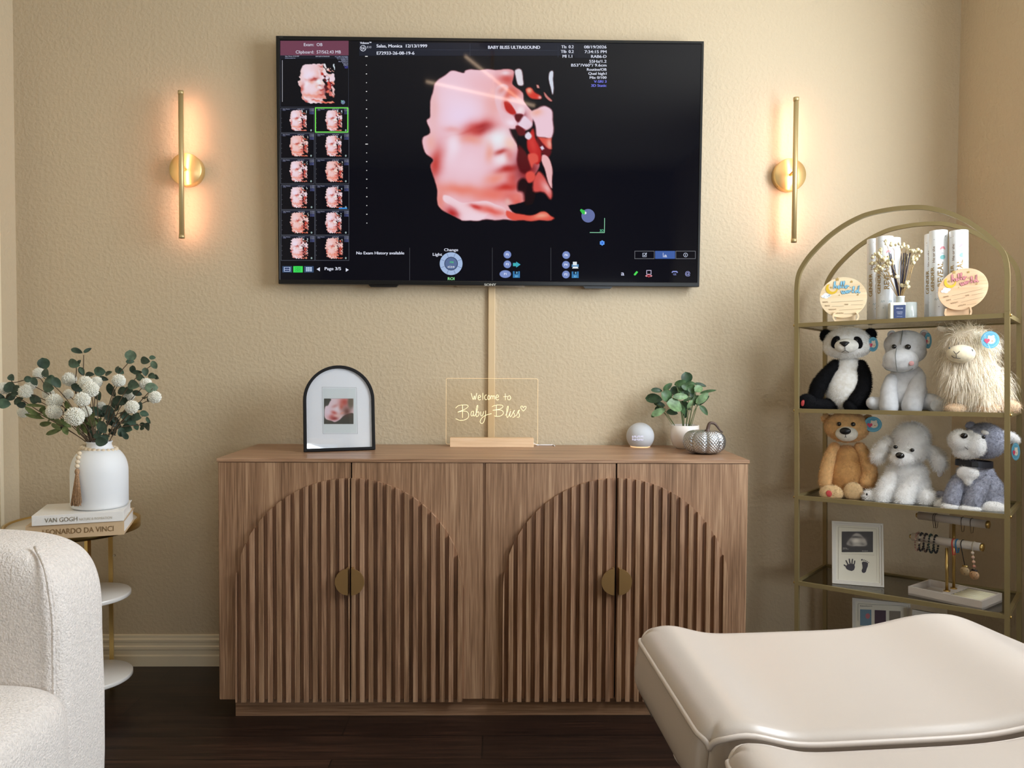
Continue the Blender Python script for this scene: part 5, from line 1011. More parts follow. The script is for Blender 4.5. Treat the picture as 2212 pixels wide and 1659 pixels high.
def art1(a, M):
    for p0, p1, c_ in (((480, 165), (835, 185), (170, 164, 150)), ((480, 165), (478, 655), (170, 164, 150)), ((835, 185), (838, 670), (196, 190, 176)), ((505, 415), (815, 428), (186, 180, 166))): a.line([qpx(*p0), qpx(*p1)], .7, c_)
    ops = [('p', [(505,205),(805,205),(805,410),(505,410)], (62, 58, 58), 1), ('p', [(625,232),(690,236),(748,325),(700,350),(640,352),(575,340),(550,318)], (150, 145, 140), 6), ('b', 640, 300, 50, 30, 0, (232, 228, 220), .95), ('b', 715, 300, 26, 30, 20, (196, 190, 184), .8), ('b', 650, 240, 34, 14, 0, (190, 184, 178), .8), ('b', 640, 262, 60, 10, 5, (70, 66, 64), .8), ('b', 660, 342, 60, 8, 0, (210, 206, 198), .7), ('b', 590, 320, 16, 30, -30, (96, 92, 90), .7), ('b', 700, 330, 18, 12, 0, (110, 106, 104), .6)]
    im = paint(70, 48, (505, 205, 805, 410), ops, warp=3); x0, y0 = qpx(511, 208); x1, y1 = qpx(802, 400)
    b0 = len(a.v); a.grid(x0, y0, x1, y1, im, 2)
    # follow the slight slope of the frame
    a.poly([qpx(520, 358), qpx(560, 361), qpx(560, 365), qpx(520, 362)], (170, 165, 160), 3)
    for t, x, y in (('GA 20w3d', 700, 393), ('BPD 4.6cm', 520, 375)): p = qpx(x, y); a.text(t, p[0], p[1], 2, (190, 186, 178), L=3)
    ink = (60, 54, 62)
    palm = [(548, 545), (556, 520), (575, 512), (600, 508), (628, 512), (634, 540), (626, 565), (606, 576), (580, 570), (560, 560)]; a.fan([qpx(*p) for p in palm], ink, 2)
    for f_ in ([(560, 540), (545, 528), (535, 520)], [(570, 518), (560, 498), (551, 480)], [(590, 512), (584, 488), (581, 466)], [(606, 512), (608, 488), (611, 468)], [(626, 516), (630, 500), (632, 484)]): a.line([qpx(*p) for p in f_], 2.6, ink, 2.2); q = qpx(*f_[-1]); a.disc(q[0], q[1], 1.4, 1.4, ink, 2.3, 10)
    foot = [(698, 498), (710, 488), (735, 490), (756, 502), (754, 530), (744, 555), (735, 585), (718, 596), (700, 588), (696, 570), (706, 548), (704, 525)]; a.fan([qpx(*p) for p in foot], ink, 2)
    for x, y, r in ((699, 472, 1.9), (718, 475, 1.2), (734, 480, 1.1), (748, 488, 1.1), (761, 497, 1.0)): q = qpx(x, y); a.disc(q[0], q[1], r, r, ink, 2, 12)
frame_('white picture frame with a scan picture above black hand and foot prints', 1852, .085, 3, (1797.5, 1124), (1908.5, 1132), (1908.5, 1268), (1796.5, 1256), -.36, -.12, art1, .012)
def spx(x, y): return 1820+x/7.9, 1280+y/7.9
def art2(a, M):
    for p0, p1 in (((265, 190), (1150, 235)), ((265, 190), (265, 480))): a.line([spx(*p0), spx(*p1)], .6, (120, 116, 108))
    for x0, c_ in ((300, (110, 140, 160)), (548, (74, 50, 66)), (797, (130, 120, 108))): a.poly([spx(x0, 285+(x0-300)*.05), spx(x0+192, 292+(x0-300)*.05), spx(x0+192, 560), spx(x0, 560)], c_, 2)
    q = spx(430, 400); a.disc(q[0], q[1], 5, 6, (190, 110, 120), 3, 14); q = spx(300, 240); a.text('Newborn', q[0], q[1], 3.4, (110, 104, 96), width=26)
frame_('white collage frame with small photographs on the lowest shelf behind the bed', 1905, .17, 4, (1841, 1291), (1967, 1303), (1967, 1450), (1841, 1450), -.42, -.10, art2, .010)
def art3(a, M): pass
frame_('white frame with slanted top edge at the right of the lowest shelf', 2016, .14, 4, (1970, 1306), (2066, 1343), (2066, 1450), (1970, 1450), -.75, -.10, art3, .012)

# ================================================================ jewellery stand and what hangs on it
def jpx(x, y): return 1860+x/6.703, 1100+y/6.703
zt3 = SZ[3]+.0012
A_ = rkz(*jpx(682, 1240), zt3); B_ = rkz(*jpx(1750, 1470), zt3); C_ = rkz(*jpx(2024, 1340), zt3)      # near-left, near-right, far-right foot of the tray
ux_ = (B_-A_); ux_.z = 0; Lx = ux_.length; ux_.normalize(); uy_ = Vector((-ux_.y, ux_.x, 0)); Ly = (C_-B_).dot(uy_)
TM = RM@Matrix.Translation(A_)@Matrix((ux_, uy_, Vector((0, 0, 1)))).transposed().to_4x4()
VEL = mat('light_grey_velvet', (190, 180, 170), .85, bump=(500, .3, .0004), sheen=.2)
hT = onplane(TM, *jpx(682, 1115)).z
js = thing('jewellery_stand', 'grey velvet jewellery tray with two gold T bars on the fourth shelf', 'jewellery stand', TM)
b = MB(); w_ = .006; b.box((0, 0, 0), (Lx, Ly, .006)); b.build('tray_floor', VEL, js)
b = MB(); o4 = [(0, 0), (Lx, 0), (Lx, Ly), (0, Ly)]; i4 = [(w_, w_), (Lx-w_, w_), (Lx-w_, Ly-w_), (w_, Ly-w_)]; b.ring(o4, i4, .0, hT); b.build('tray_rim', VEL, js, M=Matrix(((1, 0, 0, 0), (0, 0, 1, 0), (0, 1, 0, 0), (0, 0, 0, 1))))
b = MB(); xa = Lx*.44; b.box((xa, w_, .006), (Lx*.56, Ly-w_, hT-.002)); b.build('bar_base', VEL, js)
for k in range(6): y = w_+.003+(Ly-2*w_-.006)*(k+.5)/6; MB().tube([(Lx*.57, y, hT-.008), (Lx-w_-.002, y, hT-.008)], .0065, 10).build('ring_roll', mat('cream_velvet_roll', (220, 214, 186), .8), js)
def JT_(px, py, dep): TMd = TM@Matrix.Translation((0, dep, 0)); p = onplane(TMd, px, py); p.y += dep; return p
d1, d2 = Ly*.30, Ly*.62
posts = []
for dep, bx, ty, bl_, br_ in ((d1, 1242, 560, (745, 415), (1735, 530)), (d2, 1342, 180, (835, 95), (1820, 215))):
    p0 = JT_(*jpx(bx, 1200 if dep == d1 else 1160), dep); z0 = hT-.002; p1 = JT_(*jpx(bx+4, ty), dep)
    po = MB().cyl((p0.x, dep, z0), (p0.x, dep, p1.z), .0042, seg=14); po.cyl((p0.x, dep, z0), (p0.x, dep, z0+.003), .009, seg=16); po.build('post', GLD, js)
    L_ = JT_(*jpx(*bl_), dep); R_ = JT_(*jpx(*br_), dep); zb_ = (L_.z+R_.z)/2; posts.append((L_.x, R_.x, dep, zb_))
    ba = MB().tube([(L_.x, dep, zb_), (R_.x, dep, zb_)], .0118, 24).build('velvet_bar', VEL, js)
    for x, s_ in ((L_.x, -1), (R_.x, 1)): MB().tube([(x, dep, zb_), (x+s_*.0065, dep, zb_)], .0112 if s_ > 0 else .007, 8).build('end_cap', GLD, ba)
rb_ = .0118
def hung(name, label, cat, px, cols, n, rx_, drop, br=.0030, group=None, bar=0, slant=0):
    """bead loop hanging over a bar"""
    xl, xr, dep, z = posts[bar]; x = JT_(*jpx(px, 480), dep).x; o = thing(name, label, cat, TM@Matrix.Translation((x, dep, z)), group=group)
    cen = -(drop-rb_)/2+.0; rz = (drop+rb_)/2+br*.9; ry = rb_+br*.95; ms = [mat('bead_%d_%d_%d' % c_, c_, .3) for c_ in cols]
    for k in range(n):
        t = 2*PI*k/n; y = ry*math.sin(t)*(1.0 if math.cos(t) < 0 else 1); zz = cen+rz*math.cos(t); MB().ball((slant*(zz), y, zz), br, 10, 7).build('bead', ms[(k*7//3) % len(ms)], o)
for px, lab, cols, slant in ((822, 'pinkish-brown bead bracelet, first from the left on the front bar', [(150, 112, 98), (184, 150, 132), (132, 98, 86)], .06), (876, 'dark bead bracelet with a pale bead, second from the left on the bar', [(26, 26, 32), (34, 30, 40), (26, 26, 32), (190, 178, 168)], .04), (940, 'brown and black bead bracelet, third from the left on the bar', [(42, 30, 34), (92, 72, 66), (30, 26, 30)], .02), (1012, 'dark green bead bracelet, fourth from the left on the bar', [(28, 50, 46), (24, 36, 38), (36, 64, 56)], -.03)):
    hung('bead_bracelet', lab, 'bracelet', px, cols, 20, 0, .036, group='bead bracelets on the bar', slant=slant)
hung('bead_bracelet', 'black bead bracelet hanging just behind the dark green one', 'bracelet', 1085, [(22, 22, 26)], 20, 0, .034, group='bead bracelets on the bar')
def band(name, label, cat, px, col, drop, w_=.0035, tw=.3):
    xl, xr, dep, z = posts[0]; x = JT_(*jpx(px, 480), dep).x; o = thing(name, label, cat, TM@Matrix.Translation((x, dep, z)))
    pts = [(0, -(rb_+.0009)*math.sin(t), (rb_+.0009)*math.cos(t)) for t in np.linspace(-PI*.62, PI*.62, 18)]; pts = [(tw*.002, (rb_)*.35, -drop)]+pts+[(-tw*.002, -(rb_)*.35, -drop)]
    MB().tube(pts, 0, square=(.0007, w_/2, (1, 0, 0)), closed=True).build('loop', mat(name+'%d' % col[0], col, .6), o); return o, x, dep, z
band('ribbon_bracelet', 'coral red ribbon loop over the front bar', 'bracelet', 1345, (196, 76, 66), .034); band('ribbon_bracelet', 'blue ribbon loop over the front bar beside the red one', 'bracelet', 1396, (52, 116, 160), .026)
def clip(label, px, discpx, col, beads, cord):
    xl, xr, dep, z = posts[0]; x = JT_(*jpx(px, 480), dep).x; o = thing('pacifier_clip', label, 'pacifier clip', TM@Matrix.Translation((x, dep, z)))
    yo = -(rb_+.004); dd = JT_(discpx[0], discpx[1], dep+yo); c_ = Vector((dd.x-x, yo, dd.z-z)); top = Vector((0, yo+.002, -rb_))
    MB().tube([(0, -(rb_+.0012)*math.sin(t), (rb_+.0012)*math.cos(t)) for t in np.linspace(-PI*.5, PI*.5, 14)]+[c_+Vector((0, 0, .012))], .0011, 6).build('cord', mat('cord%d' % cord[0], cord, .7), o)
    if beads:
        for k, bc in enumerate(beads): MB().ball(top.lerp(c_+Vector((0, .001, .017)), (k+.4)/len(beads)), .0046, 14, 9).build('bead', mat('bead_%d_%d_%d' % bc, bc, .4), o)
    MB().tube([c_+Vector((-.007, 0, .0135)), c_+Vector((.007, 0, .0135))], .003, 8).build('clip_hinge', GLD if not beads else mat('dark_metal', (70, 62, 62), .35, .8), o)
    d_ = MB().tube([c_+Vector((0, .002, 0)), c_+Vector((0, -.002, 0))], .0125, 28).build('wooden_disc', mat('clip_wood%d' % col[0], col, .5), o)
    for a_ in (.4, 2.7, 4.7): MB().tube([c_+Vector((.0075*math.cos(a_), -.0021, .0075*math.sin(a_))), c_+Vector((.0075*math.cos(a_), -.0026, .0075*math.sin(a_)))], .001, 8).build('vent_hole', BLK, d_)
clip('wooden pacifier clip on a black cord over the front bar', 1472, jpx(1505, 895), (176, 150, 112), None, (22, 22, 24))
clip('wooden pacifier clip on a string of pink beads at the bar end', 1640, jpx(1640, 955), (190, 150, 112), [(214, 196, 180), (206, 170, 150), (210, 168, 144), (190, 132, 112)], (190, 180, 160))
for px in (1065, 1092, 1475, 1608):
    xl, xr, dep, z = posts[1]; x = JT_(*jpx(px, 150), dep).x; k = {1065: 'leftmost', 1092: 'second from the left', 1475: 'third from the left', 1608: 'rightmost'}[px]
    o = thing('thin_necklace', 'thin dark cord over the rear bar, %s' % k, 'necklace', TM@Matrix.Translation((x, dep, z)), group='thin cords on the rear bar')
    MB().tube([(0, .006, -.03)]+[(0, -(rb_+.0009)*math.sin(t), (rb_+.0009)*math.cos(t)) for t in np.linspace(-PI*.6, PI*.6, 14)]+[(0, -.006, -.03)], .0008, 5, closed=True).build('cord', mat('thin_cord', (84, 66, 52), .6), o)
# ================================================================ plush animals
def fuse(prims, vox, smooth=5):
    """one continuous surface from overlapping balls and limbs -> (verts, faces)"""
    b = MB()
    for p in prims:
        if p[0] == 'e':
            _, c, r, an = p; b.ball(c, r, 24, 16, M=Matrix.Rotation(an, 3, 'Y'))
        else:
            P = catmull([q[:3] for q in p[1]], 5) if len(p[1]) > 2 else [Vector(q[:3]) for q in p[1]]; n = len(P); m = len(p[1])
            rs = [q[3] for q in p[1]]
            dense = []
            for i in range(n-1):
                for k in range(3): dense.append((P[i].lerp(P[i+1], k/3), (i+k/3)/(n-1)))
            dense.append((P[-1], 1.0))
            for q, t in dense: f = t*(m-1); i = min(int(f), m-2); r = rs[i]*(1-(f-i))+rs[i+1]*(f-i); b.ball(q, r, 18, 12)
    me = bpy.data.meshes.new('t'); me.from_pydata(b.v, [], b.f); o = bpy.data.objects.new('t', me); COL.objects.link(o)
    r = o.modifiers.new('r', 'REMESH'); r.mode = 'VOXEL'; r.voxel_size = vox
    s_ = o.modifiers.new('s', 'SMOOTH'); s_.iterations = smooth; s_.factor = .6
    dg = bpy.context.evaluated_depsgraph_get(); dg.update(); e = bpy.data.meshes.new_from_object(o.evaluated_get(dg))
    n = len(e.vertices); v = np.empty(n*3); e.vertices.foreach_get('co', v); v = v.reshape(-1, 3); f = [tuple(p.vertices) for p in e.polygons]
    bpy.data.objects.remove(o); bpy.data.meshes.remove(me); bpy.data.meshes.remove(e); return v, f
def plush(name, prims, m, parent, vox=.0035, fur=None, smooth=5, wob=.0, smooth2=0, region=None):
    """fur = (strands per m2, length, width, droop, spread)"""
    v, f = fuse(prims, vox, smooth)
    if wob: v = v+np.array([[wob*mnoise.noise(Vector(p)*28+Vector((k*9, 0, 0))) for k in range(3)] for p in v])
    nb = len(v); V = [v]; Fc = list(f); mi = [0]*len(f)
    if region is not None:
        cen = np.array([v[list(q)].mean(0) for q in f]); mi = [int(region(c)) for c in cen]
    if fur:
        dens, Ln, Wd, droop, spread = fur; fa = np.array([q[:3] for q in f]); a, b_, c = v[fa[:, 0]], v[fa[:, 1]], v[fa[:, 2]]; cr = np.cross(b_-a, c-a); ar = np.linalg.norm(cr, axis=1); k = 2 if len(f[0]) == 4 else 1
        N_ = int(min(26000, dens*ar.sum()*.5*k)); idx = RNG.choice(len(f), N_, p=ar/ar.sum()); u, w = RNG.random((2, N_)); sw = u+w > 1; u[sw], w[sw] = 1-u[sw], 1-w[sw]
        P = a[idx]+(b_-a)[idx]*u[:, None]+(c-a)[idx]*w[:, None]; nm = cr[idx]/np.maximum(ar[idx][:, None], 1e-12)
        cn = v.mean(0); 
        q = P*60; cl = np.stack([np.sin(q[:, 1]*1.3+q[:, 2])+np.sin(q[:, 0]*2.1), np.sin(q[:, 2]*1.7+q[:, 0]), np.sin(q[:, 0]*1.1+q[:, 1]*1.9)+np.sin(q[:, 2]*2.3)], 1)*.5
        d = nm+spread*(RNG.normal(size=(N_, 3))*.45+cl*.5); d /= np.linalg.norm(d, axis=1)[:, None]; ln = Ln*(.6+.6*RNG.random(N_))[:, None]
        g = np.array([0, 0, -1.0]); nseg = 4 if droop > .8 else 2; pts = [P-nm*.0006]; cur = P-nm*.0006; dd = d.copy()
        for s_ in range(nseg):
            dd = dd+g*droop/nseg+RNG.normal(size=(N_, 3))*.12*spread; dd /= np.linalg.norm(dd, axis=1)[:, None]; cur = cur+dd*ln/nseg; cur[:, 2] = np.maximum(cur[:, 2], .0006); pts.append(cur)
        side = np.cross(d, RNG.normal(size=(N_, 3))); side /= np.maximum(np.linalg.norm(side, axis=1)[:, None], 1e-9); base = nb; rows = nseg+1
        for s_, q in enumerate(pts): wd = Wd*(1-.75*s_/nseg); V.append(q+side*wd/2); V.append(q-side*wd/2)
        for s_ in range(nseg):
            A = base+2*s_*N_; 
            for i in range(N_): Fc.append((A+i, A+N_+i, A+3*N_+i, A+2*N_+i))
        mi = mi+([mi[i] for i in idx]*nseg if region is not None else [0]*(N_*nseg))
    Vv = np.vstack(V); me = bpy.data.meshes.new(name); me.from_pydata(Vv.tolist(), [], Fc)
    for x in (m if isinstance(m, (list, tuple)) else [m]): me.materials.append(x)
    me.polygons.foreach_set('use_smooth', [True]*len(Fc)); me.polygons.foreach_set('material_index', mi); me.update()
    o = bpy.data.objects.new(name, me); COL.objects.link(o); o.parent = parent; return o
def furm(name, c, var=.12, sc=90, rough=.85, sheen=.3): return mat(name, c, rough, var=(sc, var), sheen=sheen, spec=.2)
EYE = mat('glossy_black_eye', (14, 12, 12), .08, coat=.6); NOSE = mat('black_nose', (18, 17, 18), .35); STI = mat('dark_stitching', (48, 42, 42), .8); TAGB = mat('blue_paper_tag', (96, 172, 202), .5)
class Toy:
    """local frame facing the viewer; built from crop pixels: x right, y down, d depth towards the viewer (in crop px)"""
    def __init__(s, name, label, kind, cx, base, ox, oy, v, i, rz, sc=4.32):
        px = ox+cx/sc; s.M = stand(px, v, i, rz); Z = (s.M.translation-CAM).dot(fw); s.k = Z/F/sc; s.cx, s.base, s.ox, s.oy = cx, base, ox, oy; s.o = thing(name, label, kind, s.M, group=None); s.sc = sc
    def P(s, x, y, d=0): p = onplane(s.M@Matrix.Translation((0, -d*s.k, 0)), s.ox+x/s.sc, s.oy+y/s.sc); return Vector((p.x, -d*s.k, max(p.z, .0)))
    def E(s, x, y, d, rx, rd, rz, an=0): return ('e', s.P(x, y, d), (rx*s.k, rd*s.k, rz*s.k), math.radians(an))
    def C(s, *pts): return ('c', [(*s.P(x, y, d), r*s.k) for x, y, d, r in pts])
    def part(s, name, prims, m, par=None, **k): return plush(name, prims, m, par or s.o, **k)
    def ball(s, name, x, y, d, r, m, par=None, an=0, seg=20):
        b = MB(); r = r if isinstance(r, tuple) else (r, r, r); b.ball(s.P(x, y, d), tuple(q*s.k for q in r), seg, 14, M=Matrix.Rotation(math.radians(an), 3, 'Y')); return b.build(name, m, par or s.o)
    def stitch(s, name, pts, r, m, par=None): b = MB(); b.tube(catmull([s.P(*p) for p in pts], 5) if len(pts) > 2 else [s.P(*p) for p in pts], r*s.k, 6); return b.build(name, m, par or s.o)
    def tag(s, x, y, d, rx, rz, yaw=0, string=None):
        c = s.P(x, y, d); R = Matrix.Translation(c)@Matrix.Rotation(yaw, 4, 'Z'); b = MB(); n = 36
        b.prism([(rx*s.k*math.cos(2*PI*i/n), rz*s.k*math.sin(2*PI*i/n)) for i in range(n)], 0, .0008); t = b.build('paper_tag', TAGB, s.o, M=R)
        f = lambda u, v_, l: tuple(R@Vector((u*rx*s.k, -.0003-l, v_*rz*s.k))); a = Art(f, yd=False)
        a.line([(.84*math.cos(q), .84*math.sin(q)) for q in np.linspace(0, 2*PI, 30)], .05, (150, 206, 226), 1)
        a.disc(.1, -.05, .46, .42, (238, 226, 206), 1); a.disc(-.12, .36, .13, .15, (238, 226, 206), 1, 12); a.disc(.34, .40, .13, .15, (238, 226, 206), 1, 12); a.disc(.14, .16, .34, .30, (240, 230, 212), 1.5)
        a.fan([(-.35, -.45), (-.66, -.1), (-.60, .12), (-.44, .16), (-.34, .04), (-.24, .14), (-.08, .10), (-.04, -.12)], (222, 74, 110), 2); a.disc(.22, -.14, .09, .06, (200, 130, 90), 3, 10)
        a.build('printed_design', PR, t)
        if string: MB().tube([c+Vector((0, .0004, rz*s.k*.85)), s.P(*string)], .0004, 5).build('tag_string', mat('clear_string', (190, 200, 200), .4), s.o)
FS = 240000
# ---- panda (crop origin 1700, 690)
t = Toy('plush_panda', 'black and white plush panda at the left of the upper plush shelf', 'plush toy', 520, 868, 1700, 690, .125, 1, -.42)
W1 = furm('panda_white_fur', (252, 249, 242)); B1 = furm('panda_black_fur', (9, 9, 13), .2, sheen=.0); k = t
hd = k.part('head', [k.E(562, 222, 40, 200, 170, 142), k.E(562, 262, 60, 205, 150, 100)], W1, fur=(FS, .006, .0007, .4, .5))
for x, y, r in ((362, 152, 62), (778, 142, 62)): k.part('ear', [k.E(x, y, 10, r*.9, 34, r)], B1, hd, fur=(FS, .006, .0007, .2, .6))
for x, y, an in ((456, 212, 18), (660, 216, -20)): k.part('eye_patch', [k.E(x, y, 186, 42, 26, 62, an)], B1, hd, vox=.003, fur=(FS, .003, .0006, .2, .5))
k.part('muzzle', [k.E(556, 246, 205, 104, 62, 68)], furm('panda_muzzle', (232, 230, 222)), hd, vox=.003)
k.part('nose', [k.E(536, 218, 262, 46, 14, 15), k.E(537, 232, 264, 30, 13, 15), k.E(538, 243, 264, 15, 12, 13)], NOSE, hd, vox=.0018); k.stitch('mouth', [(540, 246, 270), (543, 292, 258)], 2.2, STI, hd); k.stitch('mouth', [(510, 308, 246), (530, 298, 254), (543, 290, 258), (560, 298, 254), (578, 308, 246)], 2.2, STI, hd)
for x, y in ((470, 196), (652, 196)): k.ball('eye', x, y, 212, 11, EYE, hd)
bo = k.part('body', [k.E(560, 640, 0, 190, 150, 215), k.E(575, 440, 0, 120, 100, 90)], W1, fur=(FS, .006, .0007, .5, .5))
k.part('arm', [k.C((450, 425, 30, 52), (370, 520, 60, 66), (300, 620, 70, 74), (265, 720, 70, 66))], B1, fur=(FS, .006, .0007, .5, .5))
k.part('arm', [k.C((690, 425, 30, 48), (715, 530, 60, 66), (700, 650, 90, 76), (640, 760, 110, 74))], B1, fur=(FS, .006, .0007, .5, .5))
k.part('leg', [k.C((430, 800, 20, 62), (330, 800, 80, 64), (230, 790, 130, 70)), k.E(190, 780, 150, 92, 60, 86)], B1, fur=(FS, .005, .0007, .4, .5))
k.part('leg', [k.C((700, 780, 10, 76), (650, 800, 70, 68), (590, 806, 130, 60))], B1, fur=(FS, .005, .0007, .4, .5))
k.ball('heart_patch', 148, 780, 202, (17, 8, 30), mat('red_heart_felt', (196, 66, 66), .7), an=12)
k.tag(802, 232, 120, 44, 66, -.2, (776, 160, 60))
# ---- hippo
t = Toy('plush_hippo', 'pale grey plush hippo sitting in the middle of the upper plush shelf', 'plush toy', 1110, 876, 1700, 690, .135, 1, -.45); k = t
G1 = furm('hippo_grey_plush', (208, 209, 212), .10, 60); FH = (FS*.7, .0022, .0006, .3, .5)
hd = k.part('head', [k.E(1104, 232, 20, 184, 150, 130), k.E(1110, 310, 40, 174, 140, 110)], G1, fur=FH)
k.part('muzzle', [k.E(1058, 372, 150, 150, 110, 102), k.E(1056, 420, 140, 152, 104, 70)], furm('hippo_muzzle_plush', (218, 219, 221), .1, 60), hd, fur=FH)
for x, y, s_ in ((976, 142, 1), (1282, 136, -1)):
    e_ = k.part('ear', [k.E(x, y, 20, 40, 20, 44, 20*s_)], G1, hd, vox=.003, fur=FH); k.ball('inner_ear', x+4*s_, y+6, 36, (22, 8, 26), mat('dusty_pink_felt', (176, 150, 148), .8), e_)
k.ball('eye', 999, 253, 150, 21, EYE, hd); k.ball('eye', 1128, 257, 168, 26, EYE, hd)
k.stitch('seam', [(1080, 102, 100), (1072, 170, 158), (1060, 235, 180)], 3.5, furm('seam_grey', (120, 122, 118)), hd); k.stitch('seam', [(1022, 272, 212), (1012, 330, 258), (1016, 400, 266), (1026, 470, 232), (1030, 488, 205)], 3.5, furm('seam_grey', (120, 122, 118)), hd)
k.stitch('mouth', [(905, 440, 150), (930, 470, 200), (1000, 486, 225), (1090, 492, 228), (1160, 470, 200), (1200, 430, 150)], 3, furm('seam_grey', (120, 122, 118)), hd)
k.ball('cheek_patch', 1162, 410, 240, (22, 8, 22), mat('pink_stitch_patch', (222, 168, 168), .7), hd)
k.part('body', [k.E(1100, 690, -10, 190, 150, 190), k.E(1120, 540, 0, 150, 120, 130)], G1, fur=FH)
k.part('front_leg', [k.C((975, 560, 60, 58), (950, 660, 110, 70), (950, 760, 130, 80), (952, 812, 140, 84))], G1, fur=FH)
k.part('front_leg', [k.C((1225, 540, 50, 66), (1205, 650, 100, 82), (1180, 750, 130, 88), (1166, 806, 140, 92))], G1, fur=FH)
k.part('hind_leg', [k.C((930, 790, 20, 66), (850, 790, 60, 64), (800, 778, 80, 60))], G1, fur=FH)
l_ = k.part('hind_leg', [k.C((1270, 770, 20, 74), (1340, 770, 60, 78), (1400, 795, 100, 78))], G1, fur=FH); k.ball('foot_pad', 1408, 806, 172, (62, 12, 58), furm('hippo_pad', (206, 208, 210)), l_)
k.tag(1316, 198, 70, 32, 72, -.5, (1296, 140, 40))
# ---- long-haired cream animal
t = Toy('plush_long_haired_animal', 'shaggy long-haired cream plush animal at the right end of the upper plush shelf', 'plush toy', 1770, 884, 1700, 690, .12, 1, -.42); k = t
C1 = furm('cream_long_fur', (252, 238, 218), .08, 70); LF_ = (70000, .050, .0009, 1.5, .75)
k.part('body', [k.E(1770, 640, 0, 250, 170, 230), k.E(1700, 450, 30, 200, 150, 150)], C1, vox=.005, fur=(60000, .055, .0013, 2.6, .8))
hd = k.part('head', [k.E(1690, 240, 40, 210, 150, 150)], C1, vox=.005, fur=(60000, .050, .0013, 2.2, .8))
k.part('mane', [k.E(1640, 520, 140, 130, 50, 130), k.E(1640, 400, 120, 150, 50, 60)], C1, vox=.005, fur=(90000, .055, .0013, 2.6, .8))
k.part('muzzle', [k.E(1622, 322, 250, 120, 90, 84)], furm('cream_short_plush', (232, 218, 188)), hd, vox=.003)
k.part('forelock', [k.E(1665, 150, 150, 130, 60, 70)], C1, hd, vox=.005, fur=(80000, .034, .0012, 1.4, .8))
k.stitch('nose', [(1555, 296, 327), (1580, 322, 341), (1612, 296, 333)], 2.6, STI, hd); k.stitch('mouth', [(1580, 322, 341), (1580, 358, 337)], 2.4, STI, hd); k.stitch('mouth', [(1535, 338, 317), (1556, 356, 327), (1580, 360, 335), (1615, 362, 327), (1652, 338, 307)], 2.4, STI, hd)
k.ball('eye', 1724, 296, 300, (12, 9, 18), mat('grey_glass_eye', (60, 62, 66), .1), hd); k.ball('eye', 1516, 268, 268, (7, 6, 10), mat('grey_glass_eye', (60, 62, 66), .1), hd)
k.part('ear', [k.E(1440, 90, 60, 46, 18, 26, 30)], C1, hd, vox=.003, fur=(90000, .018, .0008, 1.2, .7))
F1 = furm('peach_foot_plush', (226, 196, 162))
for nm, x, y, d_, rx, rz in (('foot', 1575, 832, 150, 92, 50), ('foot', 1870, 830, 160, 104, 52), ('foot', 2075, 816, 90, 92, 64)): k.part(nm, [k.E(x, y, d_, rx, 60, rz)], F1, vox=.003, fur=(90000, .010, .0008, 1.0, .6))
k.part('leg', [k.C((1850, 640, 130, 60), (1850, 740, 150, 66), (1858, 800, 160, 66))], C1, vox=.005, fur=(70000, .030, .0009, 1.6, .6))
k.tag(1896, 190, 250, 74, 78, .15, (1850, 120, 170))
# ---- brown bear (crop origin 1700, 890)
t = Toy('plush_bear', 'golden brown plush bear with a white muzzle at the left of the lower plush shelf', 'plush toy', 560, 828, 1700, 890, .13, 2, -.42); k = t
T1 = furm('golden_brown_fur', (226, 182, 126), .14, 80); FB = (FS*.8, .0055, .0007, .5, .6)
hd = k.part('head', [k.E(560, 138, 30, 196, 150, 142)], T1, fur=FB)
k.part('muzzle', [k.E(556, 204, 165, 98, 62, 70)], furm('bear_muzzle_white', (228, 222, 210)), hd, vox=.003)
k.ball('nose', 544, 178, 226, (48, 20, 32), NOSE, hd); k.stitch('mouth', [(546, 208, 228), (547, 234, 222)], 2.3, STI, hd); k.stitch('mouth', [(510, 246, 200), (530, 242, 212), (547, 232, 222), (566, 244, 212), (592, 250, 196)], 2.3, STI, hd)
k.ball('eye', 486, 112, 166, 20, EYE, hd); k.ball('eye', 617, 115, 166, 21, EYE, hd)
for x, y in ((368, 60), (752, 66)): k.part('ear', [k.E(x, y, 0, 50, 24, 46)], T1, hd, fur=(FS*.8, .008, .0007, .5, .7))
k.part('body', [k.E(560, 590, 0, 160, 120, 210), k.E(560, 420, 0, 120, 95, 110)], furm('bear_belly_fur', (206, 158, 100), .12, 80), fur=FB)
k.part('arm', [k.C((445, 330, 10, 50), (400, 430, 40, 58), (370, 560, 60, 62), (355, 660, 70, 60))], T1, fur=FB)
k.part('arm', [k.C((680, 330, 10, 50), (735, 430, 30, 60), (770, 560, 50, 68), (750, 650, 70, 70))], T1, fur=FB)
F2 = furm('pale_paw_plush', (214, 182, 136))
l_ = k.part('leg', [k.C((480, 770, 40, 60), (440, 770, 110, 62)), k.E(414, 756, 170, 106, 46, 76)], F2, fur=FB)
k.ball('heart_patch', 392, 762, 213, (26, 8, 30), mat('red_heart_felt', (176, 52, 52), .7), l_, an=-15)
k.part('leg', [k.C((660, 770, 40, 60), (640, 760, 110, 60)), k.E(620, 742, 165, 84, 42, 88)], F2, fur=FB)
k.tag(802, 115, 110, 74, 70, -.1, (760, 50, 40))
